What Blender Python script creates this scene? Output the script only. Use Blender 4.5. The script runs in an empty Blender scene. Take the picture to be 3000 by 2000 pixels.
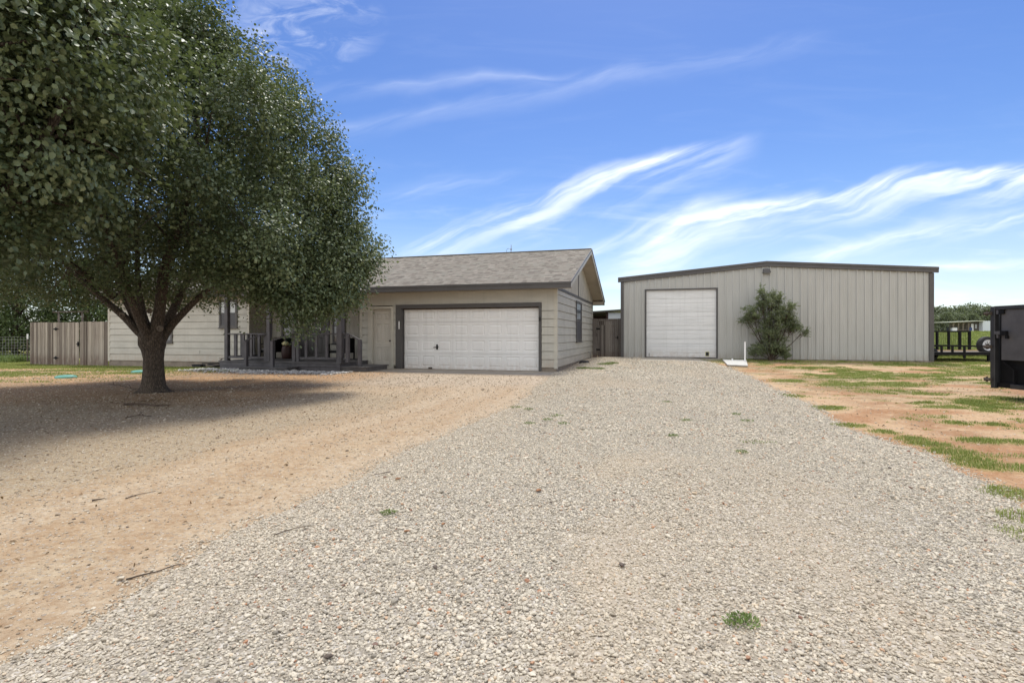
import bpy, bmesh, math, random
import numpy as np
from mathutils import Vector, Matrix
R = math.radians
sc = bpy.context.scene
COL = sc.collection

# ---------------------------------------------------------------- camera
cam_d = bpy.data.cameras.new("camera")
cam_d.sensor_width = 36.0
cam_d.lens = 18.48
cam_d.shift_y = -0.006
cam_d.clip_start = 0.05
cam_d.clip_end = 3000
cam = bpy.data.objects.new("camera", cam_d)
COL.objects.link(cam)
cam.location = (0, 0, 1.2)
cam.rotation_euler = (R(90), 0, 0)
sc.camera = cam
sc.view_settings.view_transform = 'Standard'
sc.view_settings.look = 'None'
sc.view_settings.gamma = 1
sc.view_settings.exposure = 0.62
sc.render.engine = 'CYCLES'
sc.cycles.max_bounces = 8
sc.cycles.transparent_max_bounces = 8

# ---------------------------------------------------------------- sun
SUN_EL, SUN_AZ = R(66), R(14)          # azimuth from +Y (away from the camera) towards +X
sd = Vector((math.sin(SUN_AZ) * math.cos(SUN_EL), math.cos(SUN_AZ) * math.cos(SUN_EL), math.sin(SUN_EL)))
sl = bpy.data.lights.new("sun", 'SUN')
sl.energy = 2.45
sl.angle = R(13)
sl.color = (1.0, 0.96, 0.86)
so = bpy.data.objects.new("sun", sl)
COL.objects.link(so)
so.rotation_euler = sd.to_track_quat('Z', 'Y').to_euler()


# ---------------------------------------------------------------- node helper
class NT:
    def __init__(s, nt):
        s.nt = nt

    def node(s, t, **kw):
        n = s.nt.nodes.new(t)
        for k, v in kw.items():
            setattr(n, k, v)
        return n

    def put(s, sock, v):
        if isinstance(v, bpy.types.NodeSocket):
            s.nt.links.new(v, sock)
        elif v is not None:
            sock.default_value = v

    def m(s, op, a, b=None, c=None, clamp=False):
        n = s.node('ShaderNodeMath', operation=op, use_clamp=clamp)
        s.put(n.inputs[0], a)
        s.put(n.inputs[1], b)
        s.put(n.inputs[2], c)
        return n.outputs[0]

    def vm(s, op, a, b=None):
        n = s.node('ShaderNodeVectorMath', operation=op)
        s.put(n.inputs[0], a)
        s.put(n.inputs[1], b)
        return n.outputs[0]

    def noise(s, vec, scale, detail=4, rough=0.55, dist=0.0):
        n = s.node('ShaderNodeTexNoise')
        s.put(n.inputs['Vector'], vec)
        n.inputs['Scale'].default_value = scale
        n.inputs['Detail'].default_value = detail
        n.inputs['Roughness'].default_value = rough
        n.inputs['Distortion'].default_value = dist
        return n.outputs['Fac']

    def voro(s, vec, scale, feature='F1', out='Distance', rnd=1.0):
        n = s.node('ShaderNodeTexVoronoi', feature=feature)
        s.put(n.inputs['Vector'], vec)
        n.inputs['Scale'].default_value = scale
        n.inputs['Randomness'].default_value = rnd
        return n.outputs[out]

    def ramp(s, f, stops):
        n = s.node('ShaderNodeValToRGB')
        e = n.color_ramp.elements
        while len(e) < len(stops):
            e.new(0.5)
        for i, (p, c) in enumerate(stops):
            e[i].position = p
            e[i].color = tuple(c) + (1,) if len(c) == 3 else c
        s.put(n.inputs[0], f)
        return n.outputs[0]

    def mix(s, f, a, b, mode='MIX'):
        n = s.node('ShaderNodeMix', data_type='RGBA', blend_type=mode)
        s.put(n.inputs[0], f)
        s.put(n.inputs[6], tuple(a) + (1,) if isinstance(a, tuple) and len(a) == 3 else a)
        s.put(n.inputs[7], tuple(b) + (1,) if isinstance(b, tuple) and len(b) == 3 else b)
        return n.outputs[2]

    def mapr(s, v, a, b, c, d, smooth=False):
        n = s.node('ShaderNodeMapRange')
        if smooth:
            n.interpolation_type = 'SMOOTHSTEP'
        s.put(n.inputs[0], v)
        for i, x in enumerate((a, b, c, d)):
            n.inputs[i + 1].default_value = x
        return n.outputs[0]

    def comb(s, x, y, z):
        n = s.node('ShaderNodeCombineXYZ')
        s.put(n.inputs[0], x)
        s.put(n.inputs[1], y)
        s.put(n.inputs[2], z)
        return n.outputs[0]

    def sep(s, v):
        n = s.node('ShaderNodeSeparateXYZ')
        s.put(n.inputs[0], v)
        return n.outputs

    def bump(s, h, dist, strength=1.0):
        n = s.node('ShaderNodeBump')
        s.put(n.inputs['Height'], h)
        n.inputs['Distance'].default_value = dist
        n.inputs['Strength'].default_value = strength
        return n.outputs[0]


# ---------------------------------------------------------------- world: nishita sky with thin cirrus
w = bpy.data.worlds.new("World")
sc.world = w
w.use_nodes = True
w.node_tree.nodes.clear()
T = NT(w.node_tree)
sky = T.node('ShaderNodeTexSky', sky_type='NISHITA')
sky.sun_disc = False
sky.sun_elevation = SUN_EL
sky.sun_rotation = SUN_AZ
sky.altitude = 300
sky.air_density = 1.0
sky.dust_density = 0.6
sky.ozone_density = 1.6
hs = T.node('ShaderNodeHueSaturation')
hs.inputs['Hue'].default_value = 0.513
hs.inputs['Saturation'].default_value = 1.30
hs.inputs['Value'].default_value = .98
T.put(hs.inputs['Color'], sky.outputs[0])
geo = T.node('ShaderNodeTexCoord')
x, y, z = T.sep(geo.outputs['Generated'])
yy = T.m('MAXIMUM', y, 0.03)
ca = T.m('DIVIDE', x, yy)
cb = T.m('DIVIDE', z, yy)
wv = T.comb(T.m('MULTIPLY', ca, 1.0), T.m('MULTIPLY', cb, 1.6), 0.0)
warp = T.m('MULTIPLY', T.m('SUBTRACT', T.noise(wv, 3.6, 4, 0.5), 0.5), 0.085)
cb2 = T.m('ADD', cb, warp)
# each band: points the spine runs through (slope coordinates of the sky), width above, width below, strength, streak tilt
bands = [
    ([(-.229, .150), (-.063, .222), (.103, .279), (.318, .342), (.451, .375)], .026, .11, .95),
    ([(.05, .120), (.20, .178), (.34, .232), (.44, .268)], .03, .06, .55),
    ([(.21, .149), (.31, .186), (.401, .236), (.517, .261), (.682, .277), (.848, .312), (1.1, .33)], .026, .11, 1.05),
    ([(.52, .140), (.724, .182), (.974, .232), (1.3, .28)], .028, .05, .65),
    ([(-.40, .40), (-.278, .412), (-.104, .433), (.061, .472), (.268, .513), (.60, .563)], .024, .05, .15),
    ([(-.40, .47), (-.15, .488), (.1, .49), (.3, .50)], .02, .03, .18),
    ([(.60, .128), (.80, .134), (1.3, .14)], .018, .018, .5),
    ([(-.25, .25), (-.1, .285), (.03, .305)], .03, .04, .30),
]
dens = None
for pts, wu, wd, st in bands:
    P = np.array(pts)
    co = np.polyfit(P[:, 0], P[:, 1], 2 if len(pts) < 6 else 3)
    sp = None
    for k in co:
        sp = float(k) if sp is None else T.m('MULTIPLY_ADD', sp, ca, float(k))
    v = T.m('SUBTRACT', cb2, sp)
    up = T.m('DIVIDE', T.m('MAXIMUM', v, 0.0), wu)
    dn = T.m('DIVIDE', T.m('MAXIMUM', T.m('MULTIPLY', v, -1.0), 0.0), wd)
    d = T.m('SUBTRACT', 1.0, T.m('ADD', up, dn), clamp=True)
    d = T.m('POWER', d, 1.9)
    a0, a1 = P[0, 0], P[-1, 0]
    d = T.m('MULTIPLY', d, T.mapr(ca, a0 - .06, a0 + .10, 0, 1, True))
    d = T.m('MULTIPLY', d, T.mapr(ca, a1 - .14, a1 + .04, 1, 0, True))
    slope = float((P[-1, 1] - P[0, 1]) / (P[-1, 0] - P[0, 0])) + .12
    sv = T.comb(T.m('MULTIPLY', ca, 2.2), T.m('MULTIPLY', T.m('SUBTRACT', cb2, T.m('MULTIPLY', ca, slope)), 17.0), float(len(pts)))
    nz = T.mapr(T.noise(sv, 1.7, 6, 0.54, 0.35), .32, .70, 0.05, 1.0, True)
    d = T.m('MULTIPLY', T.m('MULTIPLY', d, nz), st)
    dens = d if dens is None else T.m('ADD', dens, d)
# small rippled patch high on the left
px = T.m('DIVIDE', T.m('ADD', ca, .40), .17)
py = T.m('DIVIDE', T.m('SUBTRACT', cb, .59), .10)
rr = T.m('ADD', T.m('MULTIPLY', px, px), T.m('MULTIPLY', py, py))
rip = T.mapr(T.noise(T.comb(T.m('MULTIPLY', ca, 1.0), T.m('MULTIPLY', cb, 2.6), 3.3), 9.0, 6, 0.6, 0.8), .42, .72, 0, 1, True)
dens = T.m('ADD', dens, T.m('MULTIPLY', T.m('MULTIPLY', rip, T.m('SUBTRACT', 1.0, rr, clamp=True)), .38))
# thin veil everywhere low down
veil = T.m('MULTIPLY', T.mapr(T.noise(T.comb(T.m('MULTIPLY', ca, 1.3), T.m('MULTIPLY', cb, 9.0), 7.0), 2.0, 6, 0.62, 1.0), .45, .75, 0, 1, True),
           T.mapr(cb, .03, .34, .38, .02))
dens = T.m('ADD', dens, veil)
dens = T.m('MULTIPLY', dens, T.mapr(y, 0.02, 0.25, 0, 1))
dens = T.m('MINIMUM', dens, 1.0)
horiz = T.mapr(z, 0.0, 0.22, 0.38, 0.0)
c0 = T.mix(horiz, hs.outputs[0], (6.5, 6.9, 8.3))
skyc = T.mix(dens, c0, (8.8, 9.1, 9.5))
# added fill: unseen bright cloud behind the camera to light the facades, brighter leftward
deck = T.m('MULTIPLY', T.mapr(y, .10, -.35, 0, 1, True), T.mapr(T.noise(geo.outputs['Generated'], 2.5, 5, .6), .3, .6, .55, 1.0, True))
skyc = T.mix(deck, skyc, T.mix(T.mapr(x, -.7, .7, 0, 1, True), (12.4, 12.5, 12.6), (6.6, 6.7, 6.8)))
bg = T.node('ShaderNodeBackground')
bg.inputs['Strength'].default_value = 0.10
T.put(bg.inputs['Color'], skyc)
wo = T.node('ShaderNodeOutputWorld')
w.node_tree.links.new(bg.outputs[0], wo.inputs[0])


# ---------------------------------------------------------------- materials
def new_mat(name):
    mt = bpy.data.materials.new(name)
    mt.use_nodes = True
    mt.node_tree.nodes.clear()
    t = NT(mt.node_tree)
    b = t.node('ShaderNodeBsdfPrincipled')
    o = t.node('ShaderNodeOutputMaterial')
    mt.node_tree.links.new(b.outputs[0], o.inputs[0])
    return mt, t, b, o


def M(name, col, rough=.6, var=.12, scale=2.0, stretch=(1, 1, 1), bump=0.0, bscale=60, metal=0.0, spec=.5, col2=None, fine=.0, fscale=90, splash=None):
    mt, t, b, o = new_mat(name)
    tc = t.node('ShaderNodeTexCoord').outputs['Object']
    v = t.vm('MULTIPLY', tc, stretch)
    n = t.noise(v, scale, 6, .6)
    c2 = col2 or tuple(c * (1 - 2.2 * var) for c in col)
    c1 = tuple(min(1, c * (1 + .25 * var)) for c in col)
    c = t.mix(t.mapr(n, .35, .7, 0, 1), c1, c2)
    if fine:
        n2 = t.noise(v, fscale, 3, .6)
        c = t.mix(t.mapr(n2, .3, .7, 0, fine), c, tuple(x * .35 for x in col))
    if splash:
        zz_ = t.sep(tc)[2]
        ns = t.noise(t.vm('MULTIPLY', tc, (5, 5, 3)), 1.6, 6, .7)
        f = t.m('MULTIPLY', t.mapr(zz_, splash[0], splash[1], 1, 0, True), t.mapr(ns, .32, .62, .0, splash[2]))
        c = t.mix(f, c, (.40, .27, .17))
        st_ = t.noise(t.vm('MULTIPLY', tc, (9, 9, .35)), 1.0, 5, .6)
        c = t.mix(t.mapr(st_, .52, .72, 0, .22), c, tuple(q_ * .55 for q_ in col))
    t.put(b.inputs['Base Color'], c)
    t.put(b.inputs['Roughness'], t.mapr(n, 0.2, 0.8, max(0.02, rough - .08), min(1, rough + .08)))
    b.inputs['Metallic'].default_value = metal
    b.inputs['Specular IOR Level'].default_value = spec
    if bump:
        t.put(b.inputs['Normal'], t.bump(t.noise(v, bscale, 4, .6), bump))
    return mt


MAT = {}
MAT['siding'] = M('painted_siding', (.49, .475, .418), .55, .07, 1.3, (1, 1, 2.2), .0012, 26, fine=.06, fscale=14, splash=(.12, .7, .45))
MAT['trimlight'] = M('light_trim_paint', (.50, .475, .405), .5, .06, 2, bump=.0006, bscale=40)
MAT['door'] = M('beige_door_paint', (.52, .49, .43), .45, .06, 1.5)
MAT['soffit'] = M('soffit_paint', (.40, .35, .28), .6, .10, 1.2)
MAT['gable'] = M('weathered_gable_panel', (.50, .47, .39), .65, .16, 1.5, (3, 3, .8), .001, 30)
MAT['trimdark'] = M('dark_trim_paint', (.085, .080, .078), .5, .08, 2, bump=.0006, bscale=50)
MAT['porchgrey'] = M('charcoal_porch_paint', (.092, .087, .095), .55, .18, 3, (2, 2, 1), .0012, 45)
MAT['deckgrey'] = M('worn_deck_paint', (.125, .118, .118), .6, .25, 3, (1, 6, 1), .0015, 45, fine=.2)
MAT['white'] = M('white_door_paint', (.80, .80, .79), .4, .03, 1.0, splash=(.0, .5, .35))
MAT['whitedirty'] = M('white_painted_slab', (.58, .57, .54), .6, .10, 4)
MAT['pvc'] = M('white_pipe', (.85, .85, .84), .4, .02)
MAT['concrete'] = M('concrete', (.40, .345, .28), .85, .16, 1.6, (1, 1, 1), .002, 35, fine=.25, fscale=120)
MAT['found'] = M('foundation_concrete', (.30, .25, .20), .85, .2, 2.4, bump=.003, bscale=30, fine=.2)
MAT['black'] = M('black_powder_coat', (.008, .008, .009), .6, .2, 4, spec=.18)
MAT['blackmatte'] = M('black_plastic', (.014, .014, .014), .6, .2, 4)
MAT['rubber'] = M('tyre_rubber', (.018, .018, .019), .75, .2, 6)
MAT['steel'] = M('white_steel_rim', (.62, .63, .65), .35, .05, 4, metal=.3)
MAT['galv'] = M('galvanised_wire', (.28, .28, .28), .45, .1, 8, metal=.6)
MAT['grey'] = M('grey_box_paint', (.088, .085, .088), .5, .16, 3.0, (1, 1, 1), .0008, 12, fine=.15, fscale=30)
MAT['dgrey'] = M('dark_frame_paint', (.032, .032, .034), .42, .2, 3)
MAT['wood'] = M('bare_deck_board', (.42, .27, .13), .75, .2, 3, (1, 8, 8))
MAT['woodold'] = M('old_deck_board', (.30, .26, .21), .8, .2, 3, (1, 8, 8))
MAT['glass'] = M('window_glass', (.16, .18, .20), .06, .25, 1.2, spec=.9)
MAT['glassdark'] = M('dark_window_glass', (.020, .022, .025), .05, .2, 1.2, spec=.9)
MAT['curtain'] = M('pale_blind_glass', (.46, .48, .48), .12, .12, 2, spec=.8)
MAT['screen'] = M('insect_screen', (.060, .060, .068), .5, .08, 2)
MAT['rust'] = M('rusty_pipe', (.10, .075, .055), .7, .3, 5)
MAT['cushion'] = M('grey_cushion', (.33, .32, .30), .9, .08, 5)
MAT['teal'] = M('teal_plastic_lid', (.16, .42, .34), .5, .1, 5)
MAT['yellow'] = M('cream_ceramic', (.62, .58, .30), .3, .05, 5)
MAT['plantdark'] = M('dark_spiky_leaf', (.030, .045, .030), .5, .2, 8)
MAT['blue'] = M('blue_plastic', (.02, .05, .16), .5, .1, 3)
MAT['metalwhite'] = M('white_sheet_metal', (.66, .70, .74), .5, .05, .4, (6, 6, .5))
MAT['brown'] = M('brown_board_wall', (.13, .11, .095), .8, .2, 1.2, (4, 4, .6))
MAT['yroof'] = M('pale_sheet_roof', (.60, .60, .46), .5, .1, .5)
MAT['redwood'] = M('dark_red_board', (.05, .018, .014), .7, .3, 3, (8, 8, 1))
MAT['postwood'] = M('raw_post_wood', (.22, .18, .13), .8, .2, 2, (5, 5, 1))
MAT['stick'] = M('dead_stick', (.12, .085, .06), .85, .25, 9)
MAT['clod'] = M('soil_clod', (.34, .17, .08), .95, .3, 20, bump=.003, bscale=90)
MAT['darkclod'] = M('dark_debris', (.13, .10, .08), .95, .3, 20, bump=.003, bscale=90)
MAT['yleaf'] = M('yellow_fallen_leaf', (.62, .45, .10), .6, .1, 20)
MAT['knot'] = M('pruned_knot_bark', (.22, .18, .14), .85, .2, 12, bump=.004, bscale=40)


def wood_mat(name, c1, c2, c3, low):
    mt, t, b, o = new_mat(name)
    tc = t.node('ShaderNodeTexCoord').outputs['Object']
    xx, yy_, zz = t.sep(tc)
    rnd = t.node('ShaderNodeNewGeometry').outputs['Random Per Island']
    v = t.comb(t.m('ADD', t.m('MULTIPLY', xx, 26.0), t.m('MULTIPLY', rnd, 60)), t.m('MULTIPLY', yy_, 10.0), t.m('MULTIPLY', zz, 1.1))
    n = t.noise(v, 1.0, 7, .7, .3)
    c = t.ramp(n, [(.28, c3), (.45, c2), (.66, c1)])
    c = t.mix(t.mapr(rnd, .35, 1.0, 0, .75), c, c3)
    c = t.mix(t.mapr(rnd, .0, .45, .55, 0), c, tuple(min(1, q_ * 1.25) for q_ in c1))
    n3 = t.noise(t.vm('MULTIPLY', tc, (9, 3, 3)), 1, 4, .6)
    f = t.m('MULTIPLY', t.mapr(zz, .0, .55, 1, 0, True), t.mapr(n3, .35, .6, .2, 1))
    c = t.mix(t.m('MULTIPLY', f, .7), c, low)
    t.put(b.inputs['Base Color'], c)
    b.inputs['Roughness'].default_value = .85
    t.put(b.inputs['Normal'], t.bump(n, .006))
    return mt


MAT['fence'] = wood_mat('weathered_fence_wood', (.40, .365, .31), (.24, .205, .17), (.10, .080, .065), (.13, .075, .05))
MAT['gatewood'] = wood_mat('weathered_gate_wood', (.24, .215, .19), (.14, .12, .105), (.055, .045, .04), (.10, .050, .03))


def shingle_mat():
    mt, t, b, o = new_mat('blended_shingle')
    tc = t.node('ShaderNodeTexCoord').outputs['UV']
    u, v, _ = t.sep(tc)
    row = t.m('FLOOR', t.m('DIVIDE', v, .143))
    wn = t.node('ShaderNodeTexWhiteNoise', noise_dimensions='1D')
    t.put(wn.inputs['W'], row)
    off = t.m('MULTIPLY', wn.outputs['Value'], 7.0)
    # tabs of uneven width
    un = t.m('ADD', t.m('DIVIDE', u, .15), off)
    wob = t.noise(t.comb(un, row, 0.0), .9, 1, .5)
    cell = t.m('FLOOR', t.m('ADD', un, t.m('MULTIPLY', wob, 2.2)))
    w2 = t.node('ShaderNodeTexWhiteNoise', noise_dimensions='3D')
    t.put(w2.inputs['Vector'], t.comb(cell, row, 1.0))
    c = t.ramp(w2.outputs['Value'], [(0, (.165, .142, .118)), (.25, (.245, .217, .182)), (.5, (.30, .266, .224)), (.75, (.28, .268, .226)), (1, (.385, .345, .295))])
    g = t.noise(t.comb(u, v, 0.0), 130, 3, .7)
    c = t.mix(t.mapr(g, .3, .7, 0, .35), c, (.12, .10, .085))
    big = t.noise(t.comb(u, v, 0.0), .9, 4, .6)
    c = t.mix(t.mapr(big, .4, .7, 0, .10), c, (.42, .36, .30))
    t.put(b.inputs['Base Color'], c)
    b.inputs['Roughness'].default_value = .92
    t.put(b.inputs['Normal'], t.bump(t.m('ADD', g, t.m('MULTIPLY', w2.outputs['Value'], .8)), .006))
    return mt


MAT['shingle'] = shingle_mat()


def metal_panel_mat():
    mt, t, b, o = new_mat('light_stone_wall_panel')
    tc = t.node('ShaderNodeTexCoord').outputs['Object']
    n = t.noise(t.vm('MULTIPLY', tc, (3, 3, .5)), 1.2, 5, .6)
    c = t.mix(t.mapr(n, .35, .7, 0, 1), (.455, .455, .43), (.405, .405, .38))
    xx, _, zz = t.sep(tc)
    n2 = t.noise(t.vm('MULTIPLY', tc, (14, 3, 2)), 1, 5, .65)
    f = t.m('MULTIPLY', t.mapr(zz, .14, .55, 1, 0, True), t.mapr(n2, .4, .65, 0, .5))
    c = t.mix(f, c, (.30, .22, .16))
    t.put(b.inputs['Base Color'], c)
    b.inputs['Roughness'].default_value = .42
    t.put(b.inputs['Normal'], t.bump(t.noise(t.vm('MULTIPLY', tc, (1.5, 1, 1.5)), 1.4, 3, .5), .012, .35))
    return mt


MAT['panel'] = metal_panel_mat()
MAT['rolldoor'] = M('white_ribbed_door', (.74, .745, .74), .4, .05, 1.2, (.6, 1, 3), splash=(.16, .7, .4))


def bark_mat(name, c1, c2, sc_=1.0):
    mt, t, b, o = new_mat(name)
    tc = t.node('ShaderNodeTexCoord').outputs['Object']
    v = t.vm('MULTIPLY', tc, (34 * sc_, 34 * sc_, 8 * sc_))
    vn = t.voro(v, 1.0, 'DISTANCE_TO_EDGE')
    n = t.noise(v, 1.3, 6, .65, .4)
    h = t.m('ADD', t.m('MULTIPLY', t.m('MINIMUM', vn, .25), 2.2), t.m('MULTIPLY', n, .8))
    c = t.ramp(h, [(.25, c2), (.6, tuple((a + b_) / 2 for a, b_ in zip(c1, c2))), (.95, c1)])
    t.put(b.inputs['Base Color'], c)
    b.inputs['Roughness'].default_value = .92
    t.put(b.inputs['Normal'], t.bump(h, .022))
    return mt


MAT['bark'] = bark_mat('ridged_grey_bark', (.155, .120, .09), (.032, .024, .018))
MAT['barkdark'] = bark_mat('dark_cedar_bark', (.13, .095, .07), (.035, .026, .02))


def leaf_mat(name, ca_, cb_, cc, rough=.45, trans=.25, spec=.5):
    mt, t, b, o = new_mat(name)
    at = t.node('ShaderNodeAttribute', attribute_name='lv')
    c = t.ramp(at.outputs['Fac'], [(0, ca_), (.6, cb_), (1, cc)])
    t.put(b.inputs['Base Color'], c)
    b.inputs['Roughness'].default_value = rough
    b.inputs['Specular IOR Level'].default_value = spec
    tr = t.node('ShaderNodeBsdfTranslucent')
    t.put(tr.inputs['Color'], t.mix(.5, c, (.20, .26, .04), 'MIX'))
    mx = t.node('ShaderNodeMixShader')
    mx.inputs[0].default_value = trans
    mt.node_tree.links.new(b.outputs[0], mx.inputs[1])
    mt.node_tree.links.new(tr.outputs[0], mx.inputs[2])
    mt.node_tree.links.new(mx.outputs[0], o.inputs[0])
    return mt


MAT['pearleaf'] = leaf_mat('pear_leaves', (.088, .122, .060), (.160, .205, .105), (.28, .325, .18), .46, .22, .5)
MAT['cedarleaf'] = leaf_mat('cedar_sprays', (.055, .082, .034), (.105, .142, .058), (.17, .205, .085), .7, .25, .2)
MAT['oakleaf'] = leaf_mat('oak_leaves', (.13, .155, .10), (.19, .22, .135), (.27, .29, .18), .6, .3, .3)
MAT['bushleaf'] = leaf_mat('shrub_leaves', (.14, .175, .095), (.22, .26, .14), (.34, .37, .19), .5, .35, .5)
MAT['grassblade'] = leaf_mat('grass_blades', (.17, .22, .055), (.31, .35, .10), (.52, .48, .24), .6, .3, .2)
MAT['weed'] = leaf_mat('weed_leaves', (.14, .20, .06), (.20, .27, .09), (.32, .36, .14), .6, .25, .3)


# ---------------------------------------------------------------- tagging and mesh building
def tag(o, label=None, cat=None, group=None, kind=None):
    if label: o['label'] = label
    if cat: o['category'] = cat
    if group: o['group'] = group
    if kind: o['kind'] = kind
    return o


def empty(name, loc=(0, 0, 0), rz=0.0, label=None, cat=None, group=None):
    o = bpy.data.objects.new(name, None)
    COL.objects.link(o)
    o.location = loc
    o.rotation_euler = (0, 0, rz)
    o.empty_display_size = .3
    return tag(o, label, cat, group)


def copy_tree(o, parent=None):
    c = o.copy()
    COL.objects.link(c)
    c.parent = parent
    for ch in list(o.children):
        copy_tree(ch, c)
    return c


class MB:
    def __init__(s):
        s.v, s.f = [], []

    def add(s, vs, fs):
        n = len(s.v)
        s.v += [tuple(p) for p in vs]
        s.f += [tuple(i + n for i in f) for f in fs]
        return s

    def box(s, x0, x1, y0, y1, z0, z1):
        vs = [(x0, y0, z0), (x1, y0, z0), (x1, y1, z0), (x0, y1, z0), (x0, y0, z1), (x1, y0, z1), (x1, y1, z1), (x0, y1, z1)]
        return s.add(vs, [(0, 3, 2, 1), (4, 5, 6, 7), (0, 1, 5, 4), (1, 2, 6, 5), (2, 3, 7, 6), (3, 0, 4, 7)])

    def hexa(s, b, t):  # bottom 4 pts, top 4 pts
        return s.add(list(b) + list(t), [(0, 3, 2, 1), (4, 5, 6, 7), (0, 1, 5, 4), (1, 2, 6, 5), (2, 3, 7, 6), (3, 0, 4, 7)])

    def bar(s, a, b, wd, ht, up=(0, 0, 1)):
        a, b = Vector(a), Vector(b)
        d = (b - a).normalized()
        sdv = d.cross(Vector(up))
        if sdv.length < 1e-4: sdv = d.cross(Vector((0, 1, 0)))
        sdv.normalize()
        u = sdv.cross(d).normalized()
        p = lambda q, i, j: q + sdv * (i * wd / 2) + u * (j * ht / 2)
        return s.hexa([p(a, -1, -1), p(a, 1, -1), p(b, 1, -1), p(b, -1, -1)], [p(a, -1, 1), p(a, 1, 1), p(b, 1, 1), p(b, -1, 1)])

    def tube(s, pts, rad, n=8, cap=True):
        pts = [Vector(p) for p in pts]
        if not hasattr(rad, '__len__'): rad = [rad] * len(pts)
        base = len(s.v)
        ref = Vector((.31, .77, .2)).normalized()
        for i, p in enumerate(pts):
            d = (pts[min(i + 1, len(pts) - 1)] - pts[max(i - 1, 0)]).normalized()
            e1 = d.cross(ref)
            if e1.length < .05: e1 = d.cross(Vector((1, 0, 0)))
            e1.normalize()
            e2 = d.cross(e1)
            for k in range(n):
                a = 2 * math.pi * k / n
                s.v.append(tuple(p + (e1 * math.cos(a) + e2 * math.sin(a)) * rad[i]))
        for i in range(len(pts) - 1):
            for k in range(n):
                a, b = base + i * n + k, base + i * n + (k + 1) % n
                s.f.append((a, b, b + n, a + n))
        if cap:
            s.f.append(tuple(base + k for k in range(n))[::-1])
            s.f.append(tuple(base + (len(pts) - 1) * n + k for k in range(n)))
        return s

    def lathe(s, prof, c=(0, 0, 0), n=24, axis='z', squash=1.0, cap=True):
        base = len(s.v)
        for r, h in prof:
            for k in range(n):
                a = 2 * math.pi * k / n
                x, y = r * math.cos(a), r * math.sin(a) * squash
                p = (x, y, h) if axis == 'z' else ((x, h, y) if axis == 'y' else (h, x, y))
                s.v.append((p[0] + c[0], p[1] + c[1], p[2] + c[2]))
        for i in range(len(prof) - 1):
            for k in range(n):
                a, b = base + i * n + k, base + i * n + (k + 1) % n
                s.f.append((a, b, b + n, a + n))
        if cap:
            s.f.append(tuple(base + k for k in range(n))[::-1])
            s.f.append(tuple(base + (len(prof) - 1) * n + k for k in range(n)))
        return s

    def torus(s, c, Rr, r, ax='y', n=24, m_=8, rot=None):
        base = len(s.v)
        for i in range(n):
            a = 2 * math.pi * i / n
            for j in range(m_):
                b = 2 * math.pi * j / m_
                q = (Rr + r * math.cos(b))
                x, y, z = q * math.cos(a), q * math.sin(a), r * math.sin(b)
                p = Vector((x, z, y)) if ax == 'y' else (Vector((z, x, y)) if ax == 'x' else Vector((x, y, z)))
                if rot is not None: p = rot @ p
                s.v.append((p[0] + c[0], p[1] + c[1], p[2] + c[2]))
        for i in range(n):
            for j in range(m_):
                s.f.append((base + i * m_ + j, base + ((i + 1) % n) * m_ + j, base + ((i + 1) % n) * m_ + (j + 1) % m_, base + i * m_ + (j + 1) % m_))
        return s

    def build(s, name, mat, parent=None, smooth=False, bevel=0.0, loc=None, seg=1):
        me = bpy.data.meshes.new(name)
        me.from_pydata(s.v, [], s.f)
        bm = bmesh.new()
        bm.from_mesh(me)
        bmesh.ops.recalc_face_normals(bm, faces=bm.faces)
        bm.to_mesh(me)
        bm.free()
        if smooth:
            me.polygons.foreach_set('use_smooth', [True] * len(me.polygons))
        me.materials.append(mat)
        o = bpy.data.objects.new(name, me)
        COL.objects.link(o)
        if parent is not None: o.parent = parent
        if loc is not None: o.location = loc
        if bevel:
            md = o.modifiers.new('bevel', 'BEVEL')
            md.width = bevel
            md.segments = seg
            md.limit_method = 'ANGLE'
        return o


def np_mesh(name, V, loops, sizes, mat, attrs=None, smooth=False, colors=None, parent=None):
    me = bpy.data.meshes.new(name)
    me.vertices.add(len(V))
    me.vertices.foreach_set('co', np.ascontiguousarray(V, dtype=np.float32).ravel())
    me.loops.add(len(loops))
    me.loops.foreach_set('vertex_index', np.ascontiguousarray(loops, dtype=np.int32))
    me.polygons.add(len(sizes))
    st = np.zeros(len(sizes), dtype=np.int32)
    st[1:] = np.cumsum(sizes)[:-1]
    me.polygons.foreach_set('loop_start', st)
    me.update(calc_edges=True)
    if smooth:
        me.polygons.foreach_set('use_smooth', np.ones(len(sizes), dtype=bool))
    for k, a in (attrs or {}).items():
        at = me.attributes.new(k, 'FLOAT', 'POINT')
        at.data.foreach_set('value', np.ascontiguousarray(a, dtype=np.float32))
    for k, a in (colors or {}).items():
        at = me.attributes.new(k, 'FLOAT_COLOR', 'POINT')
        at.data.foreach_set('color', np.ascontiguousarray(a, dtype=np.float32).ravel())
    me.materials.append(mat)
    o = bpy.data.objects.new(name, me)
    COL.objects.link(o)
    if parent is not None: o.parent = parent
    return o


# ---------------------------------------------------------------- noise, terrain functions
def vnoise(x, y, seed=0):
    x = np.asarray(x, float) + seed * 17.13
    y = np.asarray(y, float) + seed * 9.71
    xi, yi = np.floor(x), np.floor(y)
    fx, fy = x - xi, y - yi
    fx, fy = fx * fx * (3 - 2 * fx), fy * fy * (3 - 2 * fy)

    def h(a, b):
        v = np.sin(a * 127.1 + b * 311.7 + seed * 74.7) * 43758.5453
        return v - np.floor(v)
    return (h(xi, yi) * (1 - fx) + h(xi + 1, yi) * fx) * (1 - fy) + (h(xi, yi + 1) * (1 - fx) + h(xi + 1, yi + 1) * fx) * fy


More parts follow.
